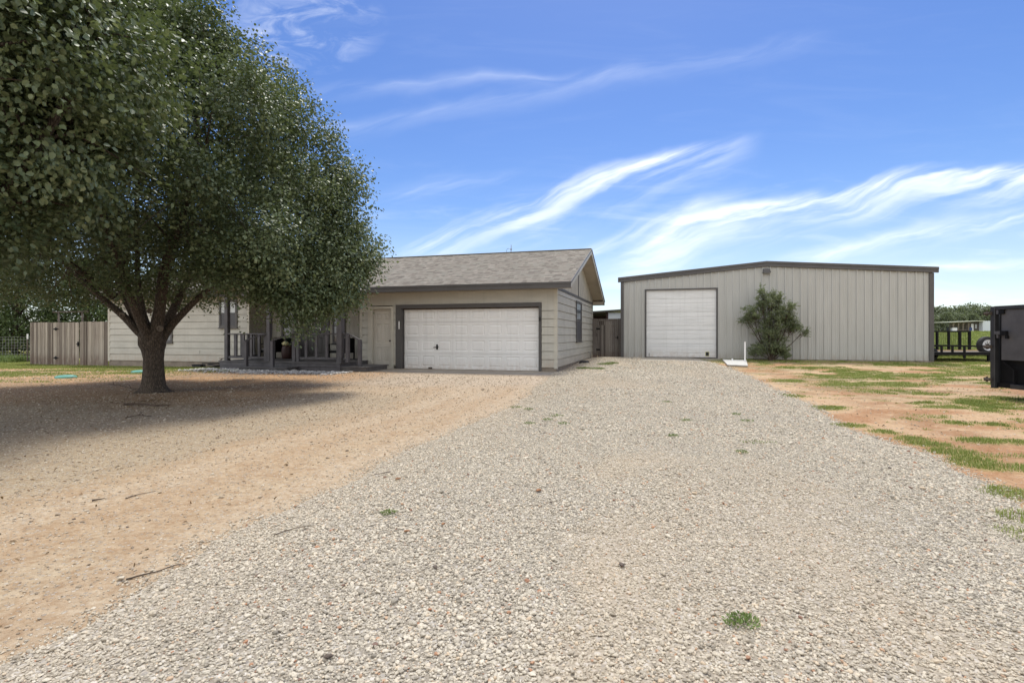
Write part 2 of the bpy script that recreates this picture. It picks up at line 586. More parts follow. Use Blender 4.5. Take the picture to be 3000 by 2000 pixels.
def fbm(x, y, seed=0, o=4, g=.5):
    s_, a, t_ = 0, 1, 0
    for i in range(o):
        s_ = s_ + a * vnoise(np.asarray(x) * 2 ** i, np.asarray(y) * 2 ** i, seed + i)
        t_ += a
        a *= g
    return s_ / t_


def sstep(a, b, x):
    t_ = np.clip((np.asarray(x, float) - a) / (b - a), 0, 1)
    return t_ * t_ * (3 - 2 * t_)


def gz(x, y):
    x, y = np.asarray(x, float), np.asarray(y, float)
    z_ = .13 * sstep(18, 24, y + .0 * x) * sstep(-4, 2, x)
    z_ = z_ - .12 * sstep(17, 23, y) * sstep(-8, -14, x)
    z_ = z_ + np.clip(y - 28, 0, 130) * .0183
    z_ = z_ + (fbm(x * .8, y * .8, 3, 3) - .5) * .03 * sstep(20, 12, y)
    return z_


def gz1(x, y):
    return float(gz(x, y))


LY = np.array([-3, .3, 1.0, 1.6, 1.9, 2.68, 3.45, 4.53, 6.9, 9.06, 14.4, 17.1, 21.7, 25.9, 30])
LX = np.array([-6, -3.4, -2.3, -1.95, -1.86, -1.68, -1.53, -1.30, -.72, .1, 1.0, 1.5, 2.9, 4.0, 4.3])
RY = np.array([-3, 1.5, 3.0, 3.62, 4.14, 4.53, 5.37, 6.74, 9.06, 11.1, 15.5, 19, 30])
RX = np.array([3.1, 3.0, 3.0, 3.5, 3.82, 3.92, 4.07, 4.32, 5.13, 5.66, 6.9, 7.9, 9.4])


def lx(y):
    return np.interp(y, LY, LX) + (fbm(np.asarray(y) * 1.7, np.asarray(y) * 0, 11, 3) - .5) * .30


def rx(y):
    return np.interp(y, RY, RX) + (fbm(np.asarray(y) * 1.4, np.asarray(y) * 0 + 5, 12, 3) - .5) * .35


CLUMPS = [(4.45, 6.93, .22), (4.6, 6.5, .2), (4.62, 6.1, .2), (4.58, 5.75, .2), (4.5, 5.4, .22), (4.45, 5.05, .22), (4.35, 4.8, .22), (4.6, 4.75, .2),
          (3.72, 3.95, .22), (3.22, 3.42, .22), (3.0, 3.14, .26), (3.1, 3.0, .26), (3.35, 3.2, .3), (5.26, 8.7, .35), (5.43, 10.4, .4), (7.3, 13.9, .5), (8.2, 12.9, .8),
          (9.2, 12.7, .7), (6.1, 7.2, .22), (6.5, 7.1, .25), (5.3, 5.95, .22), (5.7, 5.9, .25), (6.1, 5.85, .2), (8.4, 9.7, .5), (9.3, 10.0, .5), (7.6, 8.4, .3), (4.3, 6.95, .1)]


def grass_right(x, y):
    e = x - rx(y)
    n = fbm(x * .55, y * 1.0, 21, 4)
    n2 = fbm(x * 3.1, y * 3.1, 25, 3)
    far = sstep(9, 20, y)
    th = .53 - .14 * far - .03 * sstep(1.5, 4, e)
    g = sstep(th, th + .07, n) * sstep(1.0, 2.2, e)
    g = g * (.35 + .65 * sstep(.35, .6, n2))
    g = np.maximum(g, sstep(18.2, 20.6, y - .285 * (17.3 - x) + (n - .5) * 5) * .8 * (.4 + .6 * n2))
    for cx, cy, r in CLUMPS:
        d = np.hypot((x - cx), (y - cy) * 1.25)
        g = np.maximum(g, sstep(1.30, .35, d / (r * 1.15) + (n2 - .5) * 1.0) * .95)
    g = np.maximum(g, .5 * sstep(.68, .75, fbm(x * 2.5, y * 2.5, 31, 3)) * sstep(.2, .5, e))
    return g * (e > -.3)


def grass_left(x, y):
    edge = 13.2 + (fbm(x * .5, y * .2, 41, 3) - .5) * 1.3 + sstep(-10.5, -8.6, x) * 5.2
    g = sstep(0, .7, y - edge) * sstep(-8.2, -9.2, x)
    n = fbm(x * .33, y * .9, 44, 4)
    bare = sstep(.47, .56, n) * sstep(21.5, 18.5, y)
    g = g * (1 - .92 * bare)
    return g * (.45 + .55 * fbm(x * 2, y * 2, 46, 3))


def grass_mask(x, y):
    g = np.where(x > 1.5, grass_right(x, y), grass_left(x, y))
    return np.where(y > 27, 1.0, g)


def ground_color(x, y):
    n1 = fbm(x * .7, y * .7, 51, 5)
    n2 = fbm(x * 4, y * 4, 55, 4)
    d = lx(y) - x
    e = x - rx(y)
    tan = np.array([.57, .465, .335])
    tan2 = np.array([.51, .385, .255])
    grav = np.array([.50, .415, .295])
    red = np.array([.48, .285, .155])
    redlt = np.array([.62, .455, .290])
    brown = np.array([.42, .285, .165])
    orange = np.array([.58, .375, .21])
    grass = np.array([.35, .345, .135])
    field = np.array([.42, .44, .17])
    dry = np.array([.34, .31, .19])

    def mixc(c, c2, f):
        f = np.clip(f, 0, 1)[..., None]
        return c * (1 - f) + c2 * f
    c = np.broadcast_to(tan, x.shape + (3,)).copy()
    streak = fbm(d * 2.2 + n1 * 1.2, y * .12, 61, 4)
    c = mixc(c, tan2, sstep(.42, .68, streak) * .9)
    c = mixc(c, grav * 1.15, sstep(.35, .55, d) * sstep(1.0, .7, d) * sstep(.35, .6, n2) * .6 * sstep(9, 6, y))
    gb = sstep(1.7, 2.6, d + (n1 - .5) * 1.4) * sstep(11.5, 9, y) * sstep(2.0, 4.0, y)
    c = mixc(c, grav * .92, gb * .9)
    c = mixc(c, brown, sstep(3.6, 5.4, d + (n1 - .5) * 1.5) * sstep(8.2, 9.8, y + (n1 - .5) * 2) * .9)
    lightband = sstep(11.5, 13.5, y) * sstep(7.5, 4.5, d)
    c = mixc(c, np.array([.59, .505, .395]), lightband * .8)
    c = mixc(c, orange, sstep(12.6, 14.0, y) * sstep(4.2, 6.2, d) * sstep(.30, .55, n1) * .9)
    # right side
    cr = np.broadcast_to(redlt, x.shape + (3,)).copy()
    cr = mixc(cr, red, sstep(.42, .62, fbm(x * .8, y * 1.4, 71, 5)))
    trk = np.exp(-((e - 1.25 + (n1 - .5) * .8) / .45) ** 2) * sstep(3.5, 6, y)
    cr = mixc(cr, red * .86, trk * .95 * sstep(.3, .55, n2))
    cr = mixc(cr, dry, sstep(.5, .66, fbm(x * .9, y * 1.6, 75, 4)) * .6 * sstep(7, 14, y))
    right = (x > (lx(y) + rx(y)) / 2)
    c = np.where(right[..., None], cr, c)
    g = grass_mask(x, y)
    gc = mixc(np.broadcast_to(grass, x.shape + (3,)).copy(), dry, sstep(.45, .65, fbm(x * 1.3, y * 1.3, 81, 4)) * .7)
    c = mixc(c, gc, g * .85)
    far = sstep(24, 34, y)
    fc = mixc(np.broadcast_to(field, x.shape + (3,)).copy(), np.array([.30, .28, .13]), sstep(.45, .7, fbm(x * .12, y * .22, 85, 4)) * .8)
    c = mixc(c, fc, far)
    chips = np.clip(.34 + gb * .6 + lightband * .35 + .25 * sstep(.45, .6, n2), 0, 1) * (1 - g) * (1 - far) * np.where(right, .25, 1)
    rgba = np.concatenate([c, chips[..., None]], -1)
    return rgba


def ground_mat():
    mt, t, b, o = new_mat('soil_and_turf')
    at = t.node('ShaderNodeAttribute', attribute_name='gcol')
    tc = t.node('ShaderNodeTexCoord').outputs['Object']
    n = t.noise(tc, 9, 8, .7)
    n2 = t.noise(tc, 70, 4, .65)
    c = t.mix(t.mapr(n, .38, .70, 0, .55), at.outputs['Color'], t.mix(1.0, at.outputs['Color'], (.58, .50, .44), 'MULTIPLY'))
    n3 = t.noise(tc, 24, 5, .7)
    c = t.mix(t.mapr(n3, .43, .63, 0, .62), c, t.mix(1.0, c, (.68, .54, .42), 'MULTIPLY'))
    n4 = t.noise(t.vm('ADD', tc, (7, 3, 0)), 5.5, 6, .72)
    c = t.mix(t.mapr(n4, .50, .66, 0, .45), c, t.mix(1.0, c, (.74, .60, .48), 'MULTIPLY'))
    c = t.mix(t.mapr(n4, .40, .28, 0, .35), c, t.mix(1.0, c, (1.18, 1.18, 1.16), 'MULTIPLY'))
    c = t.mix(t.mapr(n2, .5, .8, 0, .5), c, t.mix(1.0, c, (.62, .56, .52), 'MULTIPLY'))
    vc = t.voro(tc, 42, 'F1', 'Color')
    vd = t.voro(tc, 42, 'F1', 'Distance')
    rnd = t.sep(vc)[0]
    chip = t.m('MULTIPLY', t.m('LESS_THAN', rnd, t.m('MULTIPLY', at.outputs['Alpha'], .75)), t.mapr(vd, .28, .42, 1, 0))
    chipc = t.mix(t.sep(vc)[1], (.30, .26, .22), (.62, .56, .48))
    c = t.mix(t.m('MULTIPLY', chip, .75), c, chipc)
    t.put(b.inputs['Base Color'], c)
    b.inputs['Roughness'].default_value = .95
    b.inputs['Specular IOR Level'].default_value = .2
    h = t.m('ADD', t.m('MULTIPLY', n, 2.0), t.m('ADD', t.m('MULTIPLY', n2, .6), t.m('MULTIPLY', chip, .35)))
    t.put(b.inputs['Normal'], t.bump(h, .014))
    return mt


def tensor_grid(xs, ys):
    X, Y = np.meshgrid(xs, ys)
    nx, ny = len(xs), len(ys)
    idx = np.arange(nx * ny).reshape(ny, nx)
    q = np.stack([idx[:-1, :-1], idx[:-1, 1:], idx[1:, 1:], idx[1:, :-1]], -1).reshape(-1, 4)
    return X.ravel(), Y.ravel(), q


grow = np.cumsum(.14 * 1.13 ** np.arange(1, 56))
xs = np.concatenate([-20 - grow[::-1], np.arange(-20, 20.001, .12), 20 + grow])
ys = np.concatenate([-2 - grow[::-1], np.arange(-2, 28.001, .11), 28 + grow])
GX, GY, GQ = tensor_grid(xs, ys)
GZ = gz(GX, GY)
GC = ground_color(GX, GY)
ground = np_mesh('ground', np.stack([GX, GY, GZ], -1), GQ.ravel(), np.full(len(GQ), 4), ground_mat(), smooth=True, colors={'gcol': GC})
tag(ground, kind='structure')


# gravel drive sheet
def gravel_mat():
    mt, t, b, o = new_mat('crushed_gravel_bed')
    tc = t.node('ShaderNodeTexCoord').outputs['Object']
    n = t.noise(tc, 1.1, 6, .6)
    fa = t.node('ShaderNodeAttribute', attribute_name='fines').outputs['Fac']
    base = t.mix(t.mapr(n, .42, .66, .1, .5), (.46, .42, .35), (.54, .44, .31))
    base = t.mix(t.m('MULTIPLY', fa, .9), base, (.60, .475, .33))
    vc = t.voro(tc, 38, 'F1', 'Color')
    vd = t.voro(tc, 38, 'F1', 'Distance')
    r0, r1, r2 = t.sep(vc)[0:3]
    st = t.ramp(r0, [(0, (.22, .20, .185)), (.3, (.36, .335, .305)), (.7, (.50, .47, .43)), (1, (.66, .62, .56))])
    keepf = t.m('SUBTRACT', 1.0, t.m('MULTIPLY', fa, .7))
    c = t.mix(t.m('MULTIPLY', t.mapr(vd, .30, .55, .85, 0), keepf), base, st)
    c = t.mix(t.m('MULTIPLY', t.mapr(vd, .42, .62, 0, .7), keepf), c, (.22, .19, .155))
    t.put(b.inputs['Base Color'], c)
    b.inputs['Roughness'].default_value = .93
    b.inputs['Specular IOR Level'].default_value = .2
    h = t.m('SUBTRACT', 1.0, vd)
    h = t.m('ADD', h, t.m('MULTIPLY', t.noise(tc, 8, 5, .6), 1.2))
    t.put(b.inputs['Normal'], t.bump(h, .012))
    return mt


def fines(x, y):
    f = (x - lx(y)) / (rx(y) - lx(y))
    trk = np.exp(-((f - .36 + (fbm(y * .5, x * .3, 205, 3) - .5) * .3) / .13) ** 2) + .6 * np.exp(-((f - .72) / .08) ** 2)
    return np.clip(sstep(.44, .66, fbm(x * .9, y * .5, 201, 4)) * (.25 + .55 * trk) + .40 * sstep(.2, .0, f), 0, 1) * .72


def gravel_lift(x, y):
    a, b = lx(y), rx(y)
    f = np.clip((x - a) / (b - a), 0, 1)
    return .004 + .035 * sstep(0, .12, f) * sstep(1, .90, f) + (fbm(x * 1.2, y * 1.2, 91, 3) - .5) * .02 * sstep(0, .1, f) * sstep(1, .9, f)


gy = np.arange(-2, 25.6, .1)
nf = 60
F_, Yg = np.meshgrid(np.linspace(0, 1, nf), gy)
Xg = lx(Yg) * (1 - F_) + rx(Yg) * F_
wall_y = 25.0 - .285 * (Xg - 5.2) + .3
Ycl = np.minimum(Yg, np.where(Xg > 5.0, wall_y, 99))
Zg = gz(Xg, Ycl) + gravel_lift(Xg, Yg)
idx = np.arange(Xg.size).reshape(Xg.shape)
q = np.stack([idx[:-1, :-1], idx[:-1, 1:], idx[1:, 1:], idx[1:, :-1]], -1).reshape(-1, 4)
drive = np_mesh('gravel_driveway', np.stack([Xg.ravel(), Ycl.ravel(), Zg.ravel()], -1), q.ravel(), np.full(len(q), 4), gravel_mat(), smooth=True, attrs={'fines': fines(Xg, Yg).ravel()})
tag(drive, kind='structure')

# ================================================================ HOUSE
TH = math.atan(.285)
HO = (1.463, 17.2, 0)
house = empty('house', HO, -TH, 'beige ranch house with shingled gable roof, white garage door and dark trim', 'house')


def lap(mb, s0, s1, z0, z1, y=0.0, step=.2675, first=None, axis='x', out=-1):
    z = z0
    while z < z1 - .01:
        zt = min(z + step, z1)
        j = .017
        a, b = .026, .006
        if axis == 'x':
            mb.hexa([(s0, y + out * a, z + j), (s1, y + out * a, z + j), (s1, y + .03, z + j), (s0, y + .03, z + j)],
                    [(s0, y + out * b, zt + .0), (s1, y + out * b, zt), (s1, y + .03, zt), (s0, y + .03, zt)])
        else:
            mb.hexa([(y + out * a, s0, z + j), (y + out * a, s1, z + j), (y - .03 * out * -1 * -1, s1, z + j), (y - .03 * out, s0, z + j)],
                    [(y + out * b, s0, zt), (y + out * b, s1, zt), (y - .03 * out, s1, zt), (y - .03 * out, s0, zt)])
        z = zt
    return mb


def battens(mb, s0, s1, z0, z1, y, wd=.2, gap=.012, d=.008, axis='x', out=-1):
    s = s0
    while s < s1 - .005:
        e = min(s + wd, s1)
        if axis == 'x':
            mb.box(s, e - gap, min(y, y + out * d), max(y, y + out * d), z0, z1)
        else:
            mb.box(min(y, y + out * d), max(y, y + out * d), s, e - gap, z0, z1)
        s = e
    return mb


S = MAT['siding']
# garage front
g_ = MB()
lap(g_, -7.20, -6.95, .13, 2.27)
lap(g_, -5.92, -5.84, .13, 2.27)
lap(g_, -.50, -.09, .13, 2.27)
g_.box(-7.20, -.09, -.006, .03, 2.27, 2.718)
g_.box(-7.20, -6.85, .03, .10, .10, 2.718)
g_.box(-6.0, -5.60, .03, .10, .10, 2.718)
g_.box(-.56, -.09, .03, .10, .10, 2.718)
g_.build('garage_wall', S, house)
# left wing
g_ = MB()
lap(g_, -19.42, -12.28, .13, 2.718)
g_.box(-19.42, -12.28, .03, .10, .10, 2.718)
for s_, z_ in ((-13.05, .66), (-14.6, .3975), (-13.6, .13), (-17.3, .93)):   # butt joints
    g_.box(s_, s_ + .006, -.030, -.010, z_ + .004, z_ + .2)
g_.build('wing_wall', S, house)
# garage side wall
g_ = MB()
lap(g_, .09, 9.13, .13, 2.70, y=0, axis='y', out=1)
g_.box(-.10, -.03, .09, 9.13, .10, 2.70)
g_.build('side_wall', S, house)
# gable
g_ = MB()


def roof_z(w_):
    return 2.90 + (4.72 - 2.90) * (1 - abs(w_ - 4.6) / 5.1)


ww = 0.0
while ww < 9.19:
    we = min(ww + .406, 9.2)
    g_.hexa([(-.05, ww, 2.80), (.004, ww, 2.80), (.004, we - .008, 2.80), (-.05, we - .008, 2.80)],
            [(-.05, ww, roof_z(ww) - .14), (.004, ww, roof_z(ww) - .14), (.004, we - .008, roof_z(we) - .14), (-.05, we - .008, roof_z(we) - .14)])
    ww = we
g_.hexa([(-.06, 0, 2.71), (-.01, 0, 2.71), (-.01, 4.6, 2.71), (-.06, 4.6, 2.71)], [(-.06, 0, roof_z(0) - .15), (-.01, 0, roof_z(0) - .15), (-.01, 4.6, 4.56), (-.06, 4.6, 4.56)])
g_.hexa([(-.06, 4.6, 2.71), (-.01, 4.6, 2.71), (-.01, 9.2, 2.71), (-.06, 9.2, 2.71)], [(-.06, 4.6, 4.56), (-.01, 4.6, 4.56), (-.01, 9.2, roof_z(9.2) - .15), (-.06, 9.2, roof_z(9.2) - .15)])
g_.build('gable_wall', MAT['gable'], house)
g_ = MB()
g_.box(-.02, .028, .0, 9.2, 2.70, 2.80)
g_.box(.004, .026, 4.56, 4.65, 2.802, 4.5)
g_.build('gable_trim', MAT['trimdark'], house, bevel=.003)
# corner trims
for a, b, c, d in ((-.09, .026, -.026, .09), (-7.29, -7.20, -.026, .06), (-12.28, -12.18, -.026, .06), (-19.53, -19.42, -.026, .06), (-.09, .026, 9.13, 9.23)):
    MB().box(a, b, c, d, .10, 2.716 if c < 5 else 2.70).build('corner_trim', MAT['trimlight'], house, bevel=.003)
# remaining walls
g_ = MB()
g_.box(-19.5, -19.42, .06, 9.2, .1, 2.7)
g_.hexa([(-19.5, 0, 2.7), (-19.42, 0, 2.7), (-19.42, 4.6, 2.7), (-19.5, 4.6, 2.7)], [(-19.5, 0, 2.9), (-19.42, 0, 2.9), (-19.42, 4.6, 4.55), (-19.5, 4.6, 4.55)])
g_.hexa([(-19.5, 4.6, 2.7), (-19.42, 4.6, 2.7), (-19.42, 9.2, 2.7), (-19.5, 9.2, 2.7)], [(-19.5, 4.6, 4.55), (-19.42, 4.6, 4.55), (-19.42, 9.2, 2.9), (-19.5, 9.2, 2.9)])
g_.box(-19.42, -.10, 9.1, 9.2, .1, 2.7)
g_.build('rear_wall', S, house)
# recess walls (vertical grooved board)
g_ = MB()
g_.box(-12.18, -7.29, 1.0, 1.08, .10, 2.716)
battens(g_, -12.17, -7.30, .30, 2.716, 1.0)
g_.box(-12.27, -12.21, .061, .99, .10, 2.716)
battens(g_, .062, .99, .30, 2.716, -12.21, axis='y', out=1)
g_.box(-7.27, -7.21, .061, 1.0, .10, 2.716)
g_.build('porch_wall', MAT['siding'], house)
# foundation
g_ = MB()
g_.box(-19.50, -12.25, .012, .5, -.6, .125)
g_.box(-12.25, -7.25, .30, 1.2, -.6, .125)
g_.box(-7.25, -.58, .165, .5, -.6, -.002)
g_.box(-7.25, -5.70, .012, .165, -.6, .02)
g_.box(-.58, -.012, .012, .5, -.6, .125)
g_.box(-.4, -.012, .5, 9.19, -.6, .125)
g_.box(-19.50, -19.1, .5, 9.19, -.6, .125)
g_.build('foundation', MAT['found'], house)

# roof with stepped courses
V, F, UV = [], [], []
s0, s1 = -19.95, .55
L = math.hypot(5.1, 1.82)
nr = 38
for k in range(nr):
    t0, t1 = k / nr, (k + 1) / nr
    for side in (0, 1):
        if side == 0:
            p0, p1 = (-.5 + 5.1 * t0, 2.90 + 1.82 * t0), (-.5 + 5.1 * t1, 2.90 + 1.82 * t1)
        else:
            p0, p1 = (9.7 - 5.1 * t0, 2.90 + 1.82 * t0), (9.7 - 5.1 * t1, 2.90 + 1.82 * t1)
        n = len(V)
        up = .012
        V += [(s0, p0[0], p0[1]), (s1, p0[0], p0[1]), (s1, p0[0], p0[1] + up), (s0, p0[0], p0[1] + up), (s1, p1[0], p1[1]), (s0, p1[0], p1[1])]
        vv0, vv1 = t0 * L + .001, t1 * L - .001
        F += [(n, n + 1, n + 2, n + 3), (n + 3, n + 2, n + 4, n + 5)]
        UV += [(s0, vv0), (s1, vv0), (s1, vv0), (s0, vv0), (s0, vv0), (s1, vv0), (s1, vv1), (s0, vv1)]
me = bpy.data.meshes.new('roof')
me.from_pydata(V, [], F)
uvl = me.uv_layers.new(name='UVMap')
uvl.data.foreach_set('uv', np.array(UV, dtype=np.float32).ravel())
me.materials.append(MAT['shingle'])
roof = bpy.data.objects.new('roof', me)
COL.objects.link(roof)
roof.parent = house
g_ = MB()
g_.bar((s0, 4.6, 4.722), (s1, 4.6, 4.722), .26, .02)
g_.build('ridge_cap', MAT['shingle'], roof)
# sheathing / soffits
g_ = MB()
for a, b in ((-.46, 4.6), (9.66, 4.6)):
    za, zb = roof_z(a) - .03, roof_z(b) - .03
    g_.hexa([(s0 + .03, a, za - .10), (s1 - .03, a, za - .10), (s1 - .03, b, zb - .10), (s0 + .03, b, zb - .10)],
            [(s0 + .03, a, za), (s1 - .03, a, za), (s1 - .03, b, zb), (s0 + .03, b, zb)])
g_.box(s0 + .03, s1 - .03, -.455, -.03, 2.722, 2.74)
g_.box(s0 + .03, s1 - .03, 9.23, 9.65, 2.722, 2.74)
g_.box(.03, s1 - .031, -.455, -.03, 2.742, 2.86)
g_.box(.03, s1 - .031, 9.23, 9.65, 2.742, 2.86)
g_.box(-12.2, -7.28, -.03, 1.0, 2.722, 2.74)
g_.build('soffit', MAT['soffit'], roof)
g_ = MB()
g_.box(s0, s1, -.50, -.46, 2.70, 2.893)
g_.box(s0, s1, 9.66, 9.70, 2.70, 2.893)
g_.box(s0, s1, -.515, -.50, 2.835, 2.897)
g_.build('fascia', MAT['trimdark'], roof, bevel=.003)
for s_ in (s1 - .025, s0):
    g_ = MB()
    for a, b in ((-.457, 4.6), (9.657, 4.6)):
        za, zb = roof_z(a), roof_z(b)
        g_.hexa([(s_, a, za - .20), (s_ + .025, a, za - .20), (s_ + .025, b, zb - .20), (s_, b, zb - .20)],
                [(s_, a, za - .025), (s_ + .025, a, za - .025), (s_ + .025, b, zb - .025), (s_, b, zb - .025)])
    g_.build('rake_board', MAT['trimlight'], roof, bevel=.002)
for s_ in (s1 + .001, s0 - .021):
    g_ = MB()
    for a, b in ((-.51, 4.6), (9.71, 4.6)):
        za, zb = roof_z(a), roof_z(b)
        g_.hexa([(s_, a, za - .045), (s_ + .02, a, za - .045), (s_ + .02, b, zb - .045), (s_, b, zb - .045)],
                [(s_, a, za + .012), (s_ + .02, a, za + .012), (s_ + .02, b, zb + .012), (s_, b, zb + .012)])
    g_.build('drip_edge', MAT['trimdark'], roof)

# porch gable roof
pr = MB()
pc, pk, pe = -9.4, 3.62, 2.76
for sgn in (-1, 1):
    e = pc + sgn * 2.75
    pr.hexa([(e, -2.05, pe - .03), (pc, -2.05, pk - .03), (pc, 1.9, pk - .03), (e, -.45, pe - .03)],
            [(e, -2.05, pe + .01), (pc, -2.05, pk + .01), (pc, 1.9, pk + .01), (e, -.45, pe + .01)])
porch_roof = pr.build('porch_roof', MAT['shingle'], house)
g_ = MB()
s_ = -12.0
while s_ < -6.85:
    e_ = min(s_ + .2, -6.8)
    zt = lambda q: pe + (pk - pe) * (1 - abs(q - pc) / 2.75) - .05
    if s_ < pc < e_: e_ = pc
    g_.hexa([(s_, -1.77, 2.70), (e_ - .01, -1.77, 2.70), (e_ - .01, -1.73, 2.70), (s_, -1.73, 2.70)],
            [(s_, -1.77, zt(s_)), (e_ - .01, -1.77, zt(e_)), (e_ - .01, -1.73, zt(e_)), (s_, -1.73, zt(s_))])
    s_ = e_
g_.box(-12.0, -6.8, -1.725, -.47, 2.70, 2.715)
g_.build('porch_gable', MAT['gable'], porch_roof)
g_ = MB()
for sgn in (-1, 1):
    g_.bar((pc + sgn * 2.75, -2.06, pe - .07), (pc, -2.06, pk - .07), .03, .15)
g_.box(-12.0, -6.8, -1.80, -1.66, 2.585, 2.698)
g_.build('porch_fascia', MAT['porchgrey'], porch_roof)


def panel_sheet(mb, x0, x1, z0, z1, y, cols, rows, d=.014, rim=.028):
    """sheet at depth y (facing -y) with embossed rectangles cols x rows (lists of spans)"""
    xc = sorted({x0, x1} | {q_ for c in cols for q_ in c})
    zc = sorted({z0, z1} | {q_ for c in rows for q_ in c})
    for i in range(len(xc) - 1):
        for j in range(len(zc) - 1):
            a, b, c, e = xc[i], xc[i + 1], zc[j], zc[j + 1]
            if (a, b) in cols and (c, e) in rows:
                r1, r2, r3 = rim * .45, rim, rim * 1.9
                ring = lambda o_, yy2: [(a + o_, yy2, c + o_), (b - o_, yy2, c + o_), (b - o_, yy2, e - o_), (a + o_, yy2, e - o_)]
                vs = ring(0, y) + ring(r1, y + d) + ring(r2, y + d) + ring(r3, y + .001)
                fs = []
                for k in range(3):
                    for q_ in range(4):
                        fs.append((k * 4 + q_, k * 4 + (q_ + 1) % 4, (k + 1) * 4 + (q_ + 1) % 4, (k + 1) * 4 + q_))
                fs.append((12, 13, 14, 15))
                mb.add(vs, fs)
            else:
                mb.add([(a, y, c), (b, y, c), (b, y, e), (a, y, e)], [(0, 1, 2, 3)])


# garage door: four sections, eight embossed panels each
gd = MB()
zb = [.015, .565, 1.115, 1.665, 2.15]
x0, x1 = -5.56, -.60
cw = (x1 - x0) / 8
for k in range(4):
    a, b = zb[k] + .006, zb[k + 1] - .006
    cols = [(x0 + i * cw + .075, x0 + (i + 1) * cw - .075) for i in range(8)]
    panel_sheet(gd, x0, x1, a, b, .115, cols, [(a + .085, b - .085)], .012, .034)
    gd.add([(x0, .115, a), (x1, .115, a), (x1, .15, a), (x0, .15, a)], [(0, 1, 2, 3)])
    gd.add([(x0, .115, b), (x1, .115, b), (x1, .15, b), (x0, .15, b)], [(0, 1, 2, 3)])
gd.box(x0, x1, .15, .19, .01, 2.16)
gdo = gd.build('garage_door', MAT['white'], house)
h = MB()
h.box(-4.32, -4.26, .095, .115, .70, .88)
h.bar((-4.42, .08, .77), (-4.22, .08, .80), .02, .025)
h.bar((-4.29, .11, .785), (-4.29, .08, .785), .02, .02)
h.build('handle', MAT['blackmatte'], gdo)
MB().box(-5.58, -.60, .085, .113, 2.105, 2.149).build('top_shade_strip', MAT['rust'], gdo)  # dark strip standing in for the shade along the door top
h = MB()
h.box(-4.62, -4.48, .095, .114, .02, .075)
h.build('latch_plate', MAT['rust'], gdo)
g_ = MB()
g_.box(-5.83, -5.60, -.045, .02, .0, 2.15)
g_.box(-5.62, -5.585, .02, .16, .0, 2.15)
g_.box(-.598, -.51, -.045, .16, .0, 2.15)
g_.box(-5.83, -.51, -.045, .16, 2.15, 2.285)
g_.build('garage_door_frame', MAT['trimdark'], house, bevel=.004)
g_ = MB()
g_.box(-5.70, -5.665, -.066, -.047, 1.42, 1.70)
g_.build('thermometer', MAT['white'], house)
g_ = MB()
g_.box(-.585, -.53, -.085, -.047, 1.68, 1.80)
g_.build('door_sensor', MAT['blackmatte'], house)
# side door
sdm = MB()
panel_sheet(sdm, -6.78, -6.03, .03, 2.14, .07, [(-6.665, -6.455), (-6.355, -6.145)], [(.25, .78), (.93, 1.62), (1.75, 1.98)], .032, .034)
sdm.box(-6.78, -6.03, .085, .12, .03, 2.14)
sdo = sdm.build('side_door', MAT['door'], house)
h = MB()
h.lathe([(.028, 0), (.028, .012), (.012, .014), (.012, .04), (.03, .045), (.032, .06), (.02, .075)], (-6.09, -.01, 1.0), 14, 'y')
h.build('doorknob', MAT['rust'], sdo, smooth=True)
g_ = MB()
g_.box(-6.95, -6.785, -.04, .12, .0, 2.24)
g_.box(-6.025, -5.92, -.04, .12, .0, 2.24)
g_.box(-6.785, -6.025, -.04, .12, 2.145, 2.24)
g_.box(-6.785, -6.025, -.05, .12, -.02, .03)
g_.build('side_door_frame', MAT['trimlight'], house, bevel=.004)


def window(parent, a0, a1, z0, z1, y, axis='x', out=-1, fr=.09, pane_top='curtain', pane_bot='screen', split=.5):
    """double-hung window; out = direction of the outside"""
    def bx(mb, u0, u1, d0, d1, c0, c1):
        p, q_ = sorted((y + out * d0, y + out * d1))
        if axis == 'x': mb.box(u0, u1, p, q_, c0, c1)
        else: mb.box(p, q_, u0, u1, c0, c1)
    f = MB()
    bx(f, a0, a0 + fr, .02, .055, z0, z1)
    bx(f, a1 - fr, a1, .02, .055, z0, z1)
    bx(f, a0 + fr, a1 - fr, .02, .055, z1 - fr, z1)
    bx(f, a0 + fr, a1 - fr, .02, .055, z0, z0 + fr)
    wn = f.build('window', MAT['trimdark'], parent, bevel=.003)
    zm = z0 + (z1 - z0) * split
    p = MB()
    bx(p, a0 + fr, a1 - fr, .018, .030, zm, z1 - fr)
    p.build('pane', MAT[pane_top], wn)
    p = MB()
    bx(p, a0 + fr, a1 - fr, .018, .034, z0 + fr, zm)
    p.build('screen' if pane_bot == 'screen' else 'pane', MAT[pane_bot], wn)
    s_ = MB()
    bx(s_, a0 + fr, a1 - fr, .034, .048, zm - .02, zm + .02)
    s_.build('sash', MAT['trimdark'], wn)
    s_ = MB()
    bx(s_, a0 - .02, a1 + .02, .02, .08, z0 - .04, z0)
    s_.build('sill', MAT['trimdark'], wn)
    return wn


window(house, -16.95, -15.99, .90, 2.12, 0, pane_top='glass', pane_bot='glass')
window(house, -13.62, -12.74, 1.50, 2.60, 0, split=.52)
window(house, 3.86, 5.29, .95, 2.58, 0, axis='y', out=1, split=.5, pane_top='glass')
window(house, -11.50, -10.77, .89, 2.35, 1.0, pane_top='glassdark', pane_bot='glassdark')
window(house, -9.12, -8.55, .89, 2.25, 1.0, pane_top='glassdark', pane_bot='glassdark', fr=.07)
